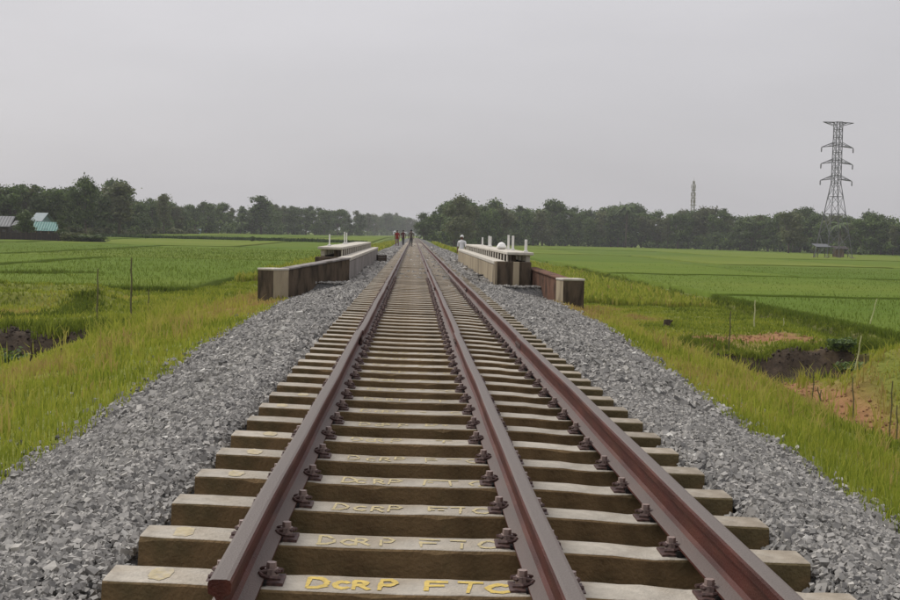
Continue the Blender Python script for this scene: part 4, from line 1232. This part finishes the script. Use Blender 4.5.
# ------------------------------------------------------------------ houses, fence
def house(px0, px1, py, zg,  # zg: distance along the track
          wall_h, roof_h, depth, wall_m, roof_m, label, rz=0.0, cat='house'):
    dep = zg; a = at_depth(px0, py, dep); c = at_depth(px1, py, dep); w = abs(c.x - a.x); o = empty('village_house', ((a.x + c.x) / 2, a.y, float(ground_z((a.x + c.x) / 2, a.y))), rz)
    props(o, label, cat)
    b = MB().poly([(-w / 2, 0), (w / 2, 0), (w / 2, depth), (-w / 2, depth)], -.3, wall_h); b.build('wall', wall_m, o)
    e = .45
    for s, y0 in ((-1, -e), (1, depth + e)):
        r = MB(); n = 10; ym = depth / 2
        # corrugated sheet slope with thickness
        for k in range(n):
            x0 = -w / 2 - e + (w + 2 * e) * k / n; x1 = x0 + (w + 2 * e) / n; xm = (x0 + x1) / 2
            for (u, v, du, dv) in ((x0, xm, 0, .03), (xm, x1, .03, 0)):
                vs = [(u, y0, wall_h - .12 + du), (v, y0, wall_h - .12 + dv), (v, ym, wall_h + roof_h + dv), (u, ym, wall_h + roof_h + du)]
                r.add(vs + [(x, y, z + .05) for x, y, z in vs], [(0, 1, 2, 3), (4, 5, 6, 7), (0, 1, 5, 4), (2, 3, 7, 6)])
        r.build('roof_sheet', roof_m[0 if s < 0 else 1], o)
    g = MB()
    for xx in (-w / 2, w / 2 - .06):
        g.add([(xx, 0, wall_h), (xx + .06, 0, wall_h), (xx + .06, depth, wall_h), (xx, depth, wall_h), (xx, depth / 2, wall_h + roof_h - .05), (xx + .06, depth / 2, wall_h + roof_h - .05)],
              [(0, 1, 2, 3), (0, 4, 3), (1, 5, 2), (0, 1, 5, 4), (3, 2, 5, 4)])
    g.build('gable', wall_m, o)
    d = MB().box(-.45, .45, -.05, -.004, 0, 1.9).build('door', MT['wood'], o)
    MB().box(.3, .36, -.08, -.052, .9, 1.05).build('handle', MT['steel'], d)
    for xx in (-w * .33, w * .33):
        wn = MB().box(xx - .35, xx + .35, -.04, -.003, 1.0, 1.7).build('window', MT['wood'], o)
        MB().box(xx - .28, xx + .28, -.055, -.042, 1.06, 1.64).build('pane', MT['insulator'], wn)
    return o


house(35, 55, 237.5, 193, 1.7, 1.3, 4.5, MT['mud'], (MT['tin_teal'], MT['tin_teal']), 'mud-walled house with a teal sheet roof in the village', .1)
house(33, 41, 235.0, 203, 3.2, 1.3, 3.5, MT['tin_blue'], (MT['tin_pale'], MT['tin_pale']), 'small blue-grey house with pale roof behind the teal one', -.2)
house(-16, 8, 238, 200, 2.2, 1.6, 5, MT['darkmat'], (MT['tin_grey'], MT['tin_grey']), 'dark-walled house with grey tin roof at the edge of the village', .05)
house(15, 24, 238, 196, 2.4, .7, 3, MT['tin_blue'], (MT['tin_grey'], MT['tin_grey']), 'narrow blue-walled shed between grey and mud houses', 0, 'shed')
house(192, 199, 232.5, 366, 1.0, .7, 3, MT['tin_blue'], (MT['tin_pale'], MT['tin_pale']), 'tiny pale-roofed hut before the far village-side trees', 0, 'hut')
# dark palm-leaf yard fence
a = at_depth(-20, 243, 178); c = at_depth(62, 243, 178)
fr = empty('yard_fence', (a.x, a.y, float(ground_z(a.x, a.y)))); props(fr, 'dark woven yard fence in front of the village houses', 'fence')
n = 16; wx = (c.x - a.x) / n
for k in range(n):
    MB().box(k * wx + .05, (k + 1) * wx - .03, -.03, .03, .0, 1.35 + random.uniform(-.15, .15)).build('panel', MT['darkmat'], fr)
    MB().bar((k * wx, 0, -.3), (k * wx, 0, 1.6 + random.uniform(-.1, .2)), .06).build('post', MT['wood'], fr)

# sheds under the pylon
def shed(px0, px1, py, h, roof_m, wall, label):
    dep = at((px0 + px1) / 2, py, FIELD_R).y; a = at_depth(px0, py, dep); c = at_depth(px1, py, dep); w = c.x - a.x; o = empty('field_shed', (a.x, a.y, FIELD_R)); props(o, label, 'shed')
    for x in (.1, w - .1):
        for y in (0, 2.4): MB().bar((x, y, -.2), (x, y, h), .07).build('post', MT['wood'], o)
    b = MB().add([(-.3, -.4, h - .1), (w + .3, -.4, h - .1), (w + .3, 2.9, h + .5), (-.3, 2.9, h + .5), (-.3, -.4, h), (w + .3, -.4, h), (w + .3, 2.9, h + .6), (-.3, 2.9, h + .6)],
                 [(0, 1, 2, 3), (4, 5, 6, 7), (0, 1, 5, 4), (1, 2, 6, 5), (2, 3, 7, 6), (3, 0, 4, 7)]); b.build('roof', roof_m, o)
    if wall: MB().box(.15, w - .15, 2.3, 2.38, .4, h - .1).build('wall', MT['mud'], o)


shed(817, 829, 259.5, 2.6, MT['tin_grey'], False, 'open shed with grey sheet roof beside the pylon leg')
shed(836, 848, 259, 2.2, MT['darkmat'], True, 'brown open hut under the pylon')


# ------------------------------------------------------------------ pylon and mast
def pylon():
    base = at(833, 259.5, FIELD_R); H = 28.3
    root = empty('electricity_pylon', (base.x, base.y, FIELD_R), R(8)); props(root, 'tall steel lattice electricity pylon standing in the paddy', 'pylon')

    def hw(z): return 2.9 + (.72 - 2.9) * z / 15.8 if z < 15.8 else .72 - .08 * (z - 15.8) / (H - 15.8)
    lv = [0, 5.2, 9.4, 13, 15.8] + [15.8 + (H - 15.8) * k / 8 for k in range(1, 9)]
    for sx in (-1, 1):
        for sy in (-1, 1):
            b = MB(); b.tube([(sx * hw(z), sy * hw(z), z - (.3 if z == 0 else 0)) for z in lv], .095, 4); b.build('leg', MT['steel'], root)
            MB().box(sx * 2.9 - .3, sx * 2.9 + .3, sy * 2.9 - .3, sy * 2.9 + .3, -.5, .5).build('footing', MT['concrete'], root)
    b = MB()
    for z0, z1 in zip(lv, lv[1:]):
        a, c = hw(z0), hw(z1)
        for k in range(4):
            P = [(-1, -1), (1, -1), (1, 1), (-1, 1)]; p, q = P[k], P[(k + 1) % 4]
            b.bar((p[0] * a, p[1] * a, z0), (q[0] * c, q[1] * c, z1), .045, n=4); b.bar((q[0] * a, q[1] * a, z0), (p[0] * c, p[1] * c, z1), .045, n=4)
            if z1 > 6: b.bar((p[0] * c, p[1] * c, z1), (q[0] * c, q[1] * c, z1), .05, n=4)
    b.build('bracing', MT['steel'], root)
    for z, ln in ((H - .1, 3.4), (H - 4.9, 3.5), (H - 8.3, 3.5), (H - 11.7, 3.5)):
        for s in (-1, 1):
            b = MB(); w = hw(z); tip = (s * ln, 0, z - (.0 if z > H - 1 else .35))
            for sy in (-1, 1):
                b.bar((s * w, sy * w, z), tip, .07, n=4); b.bar((s * w, sy * w, z + (.0 if z > H - 1 else .75) - (.7 if z > H - 1 else 0)), tip, .06, n=4)
                m = Vector((s * w, sy * w, z)).lerp(Vector(tip), .5); b.bar(m, (s * w, sy * w, z + .5 - (1 if z > H - 1 else 0)), .04, n=4)
            arm = b.build('cross_arm', MT['steel'], root)
            if z < H - 1:
                q = MB()
                for k in range(6): q.bar((tip[0], 0, z - .5 - k * .14), (tip[0], 0, z - .58 - k * .14), .19, .1, n=8)
                q.bar((tip[0], 0, z - .3), (tip[0], 0, z - 1.4), .04, n=5)
                q.build('insulator', MT['insulator'], arm)
    return root


pylon()


def mast():
    P = at_depth(694, 181, 520); gz = FIELD_R; H = P.z - gz
    root = empty('lattice_mast', (P.x, P.y, gz)); props(root, 'slender lattice mast with platforms showing above the trees', 'mast')
    def hw(z): return 1.7 - 1.3 * z / H
    n = 14; zs = [H * k / n for k in range(n + 1)]; A = [(math.cos(t), math.sin(t)) for t in (.5, 2.6, 4.7)]
    for c in A: MB().tube([(c[0] * hw(z), c[1] * hw(z), z - (.4 if z == 0 else 0)) for z in zs], .13, 4).build('leg', MT['tower2'], root)
    b = MB()
    for z0, z1 in zip(zs, zs[1:]):
        for k in range(3):
            p, q = A[k], A[(k + 1) % 3]; b.bar((p[0] * hw(z0), p[1] * hw(z0), z0), (q[0] * hw(z1), q[1] * hw(z1), z1), .09, n=4); b.bar((p[0] * hw(z1), p[1] * hw(z1), z1), (q[0] * hw(z1), q[1] * hw(z1), z1), .08, n=4)
    b.build('bracing', MT['tower2'], root)
    for z in (H - 4, H - 7.5, H - 10.5):
        MB().bar((0, 0, z), (0, 0, z + .3), hw(z) + .45, n=8).build('platform', MT['tower2'], root)
    for k, z in enumerate((H - 3.2, H - 6.6, H - 9.6)):
        for c in A: MB().box(c[0] * 1.0 - .12, c[0] * 1.0 + .12, c[1] * 1.0 - .12, c[1] * 1.0 + .12, z, z + 1.7).build('antenna', MT['tower2'], root)
    MB().bar((0, 0, H), (0, 0, H + 1.6), .07, .03).build('tip_rod', MT['tower2'], root)


mast()

# ------------------------------------------------------------------ haze
hm = bpy.data.materials.new('haze_air'); hm.use_nodes = True
t = hm.node_tree; n = t.nodes; n.remove(n['Principled BSDF'])
pv = n.new('ShaderNodeVolumePrincipled'); pv.inputs['Color'].default_value = (.93, .94, .97, 1); pv.inputs['Density'].default_value = .00025
pv.inputs['Anisotropy'].default_value = .2
t.links.new(pv.outputs[0], n['Material Output'].inputs['Volume'])
hz = MB().box(-2700, 2700, -100, 4300, -6, 34).build('haze', hm)
props(hz, 'thin pale haze lying over the fields', 'haze', None, 'stuff')
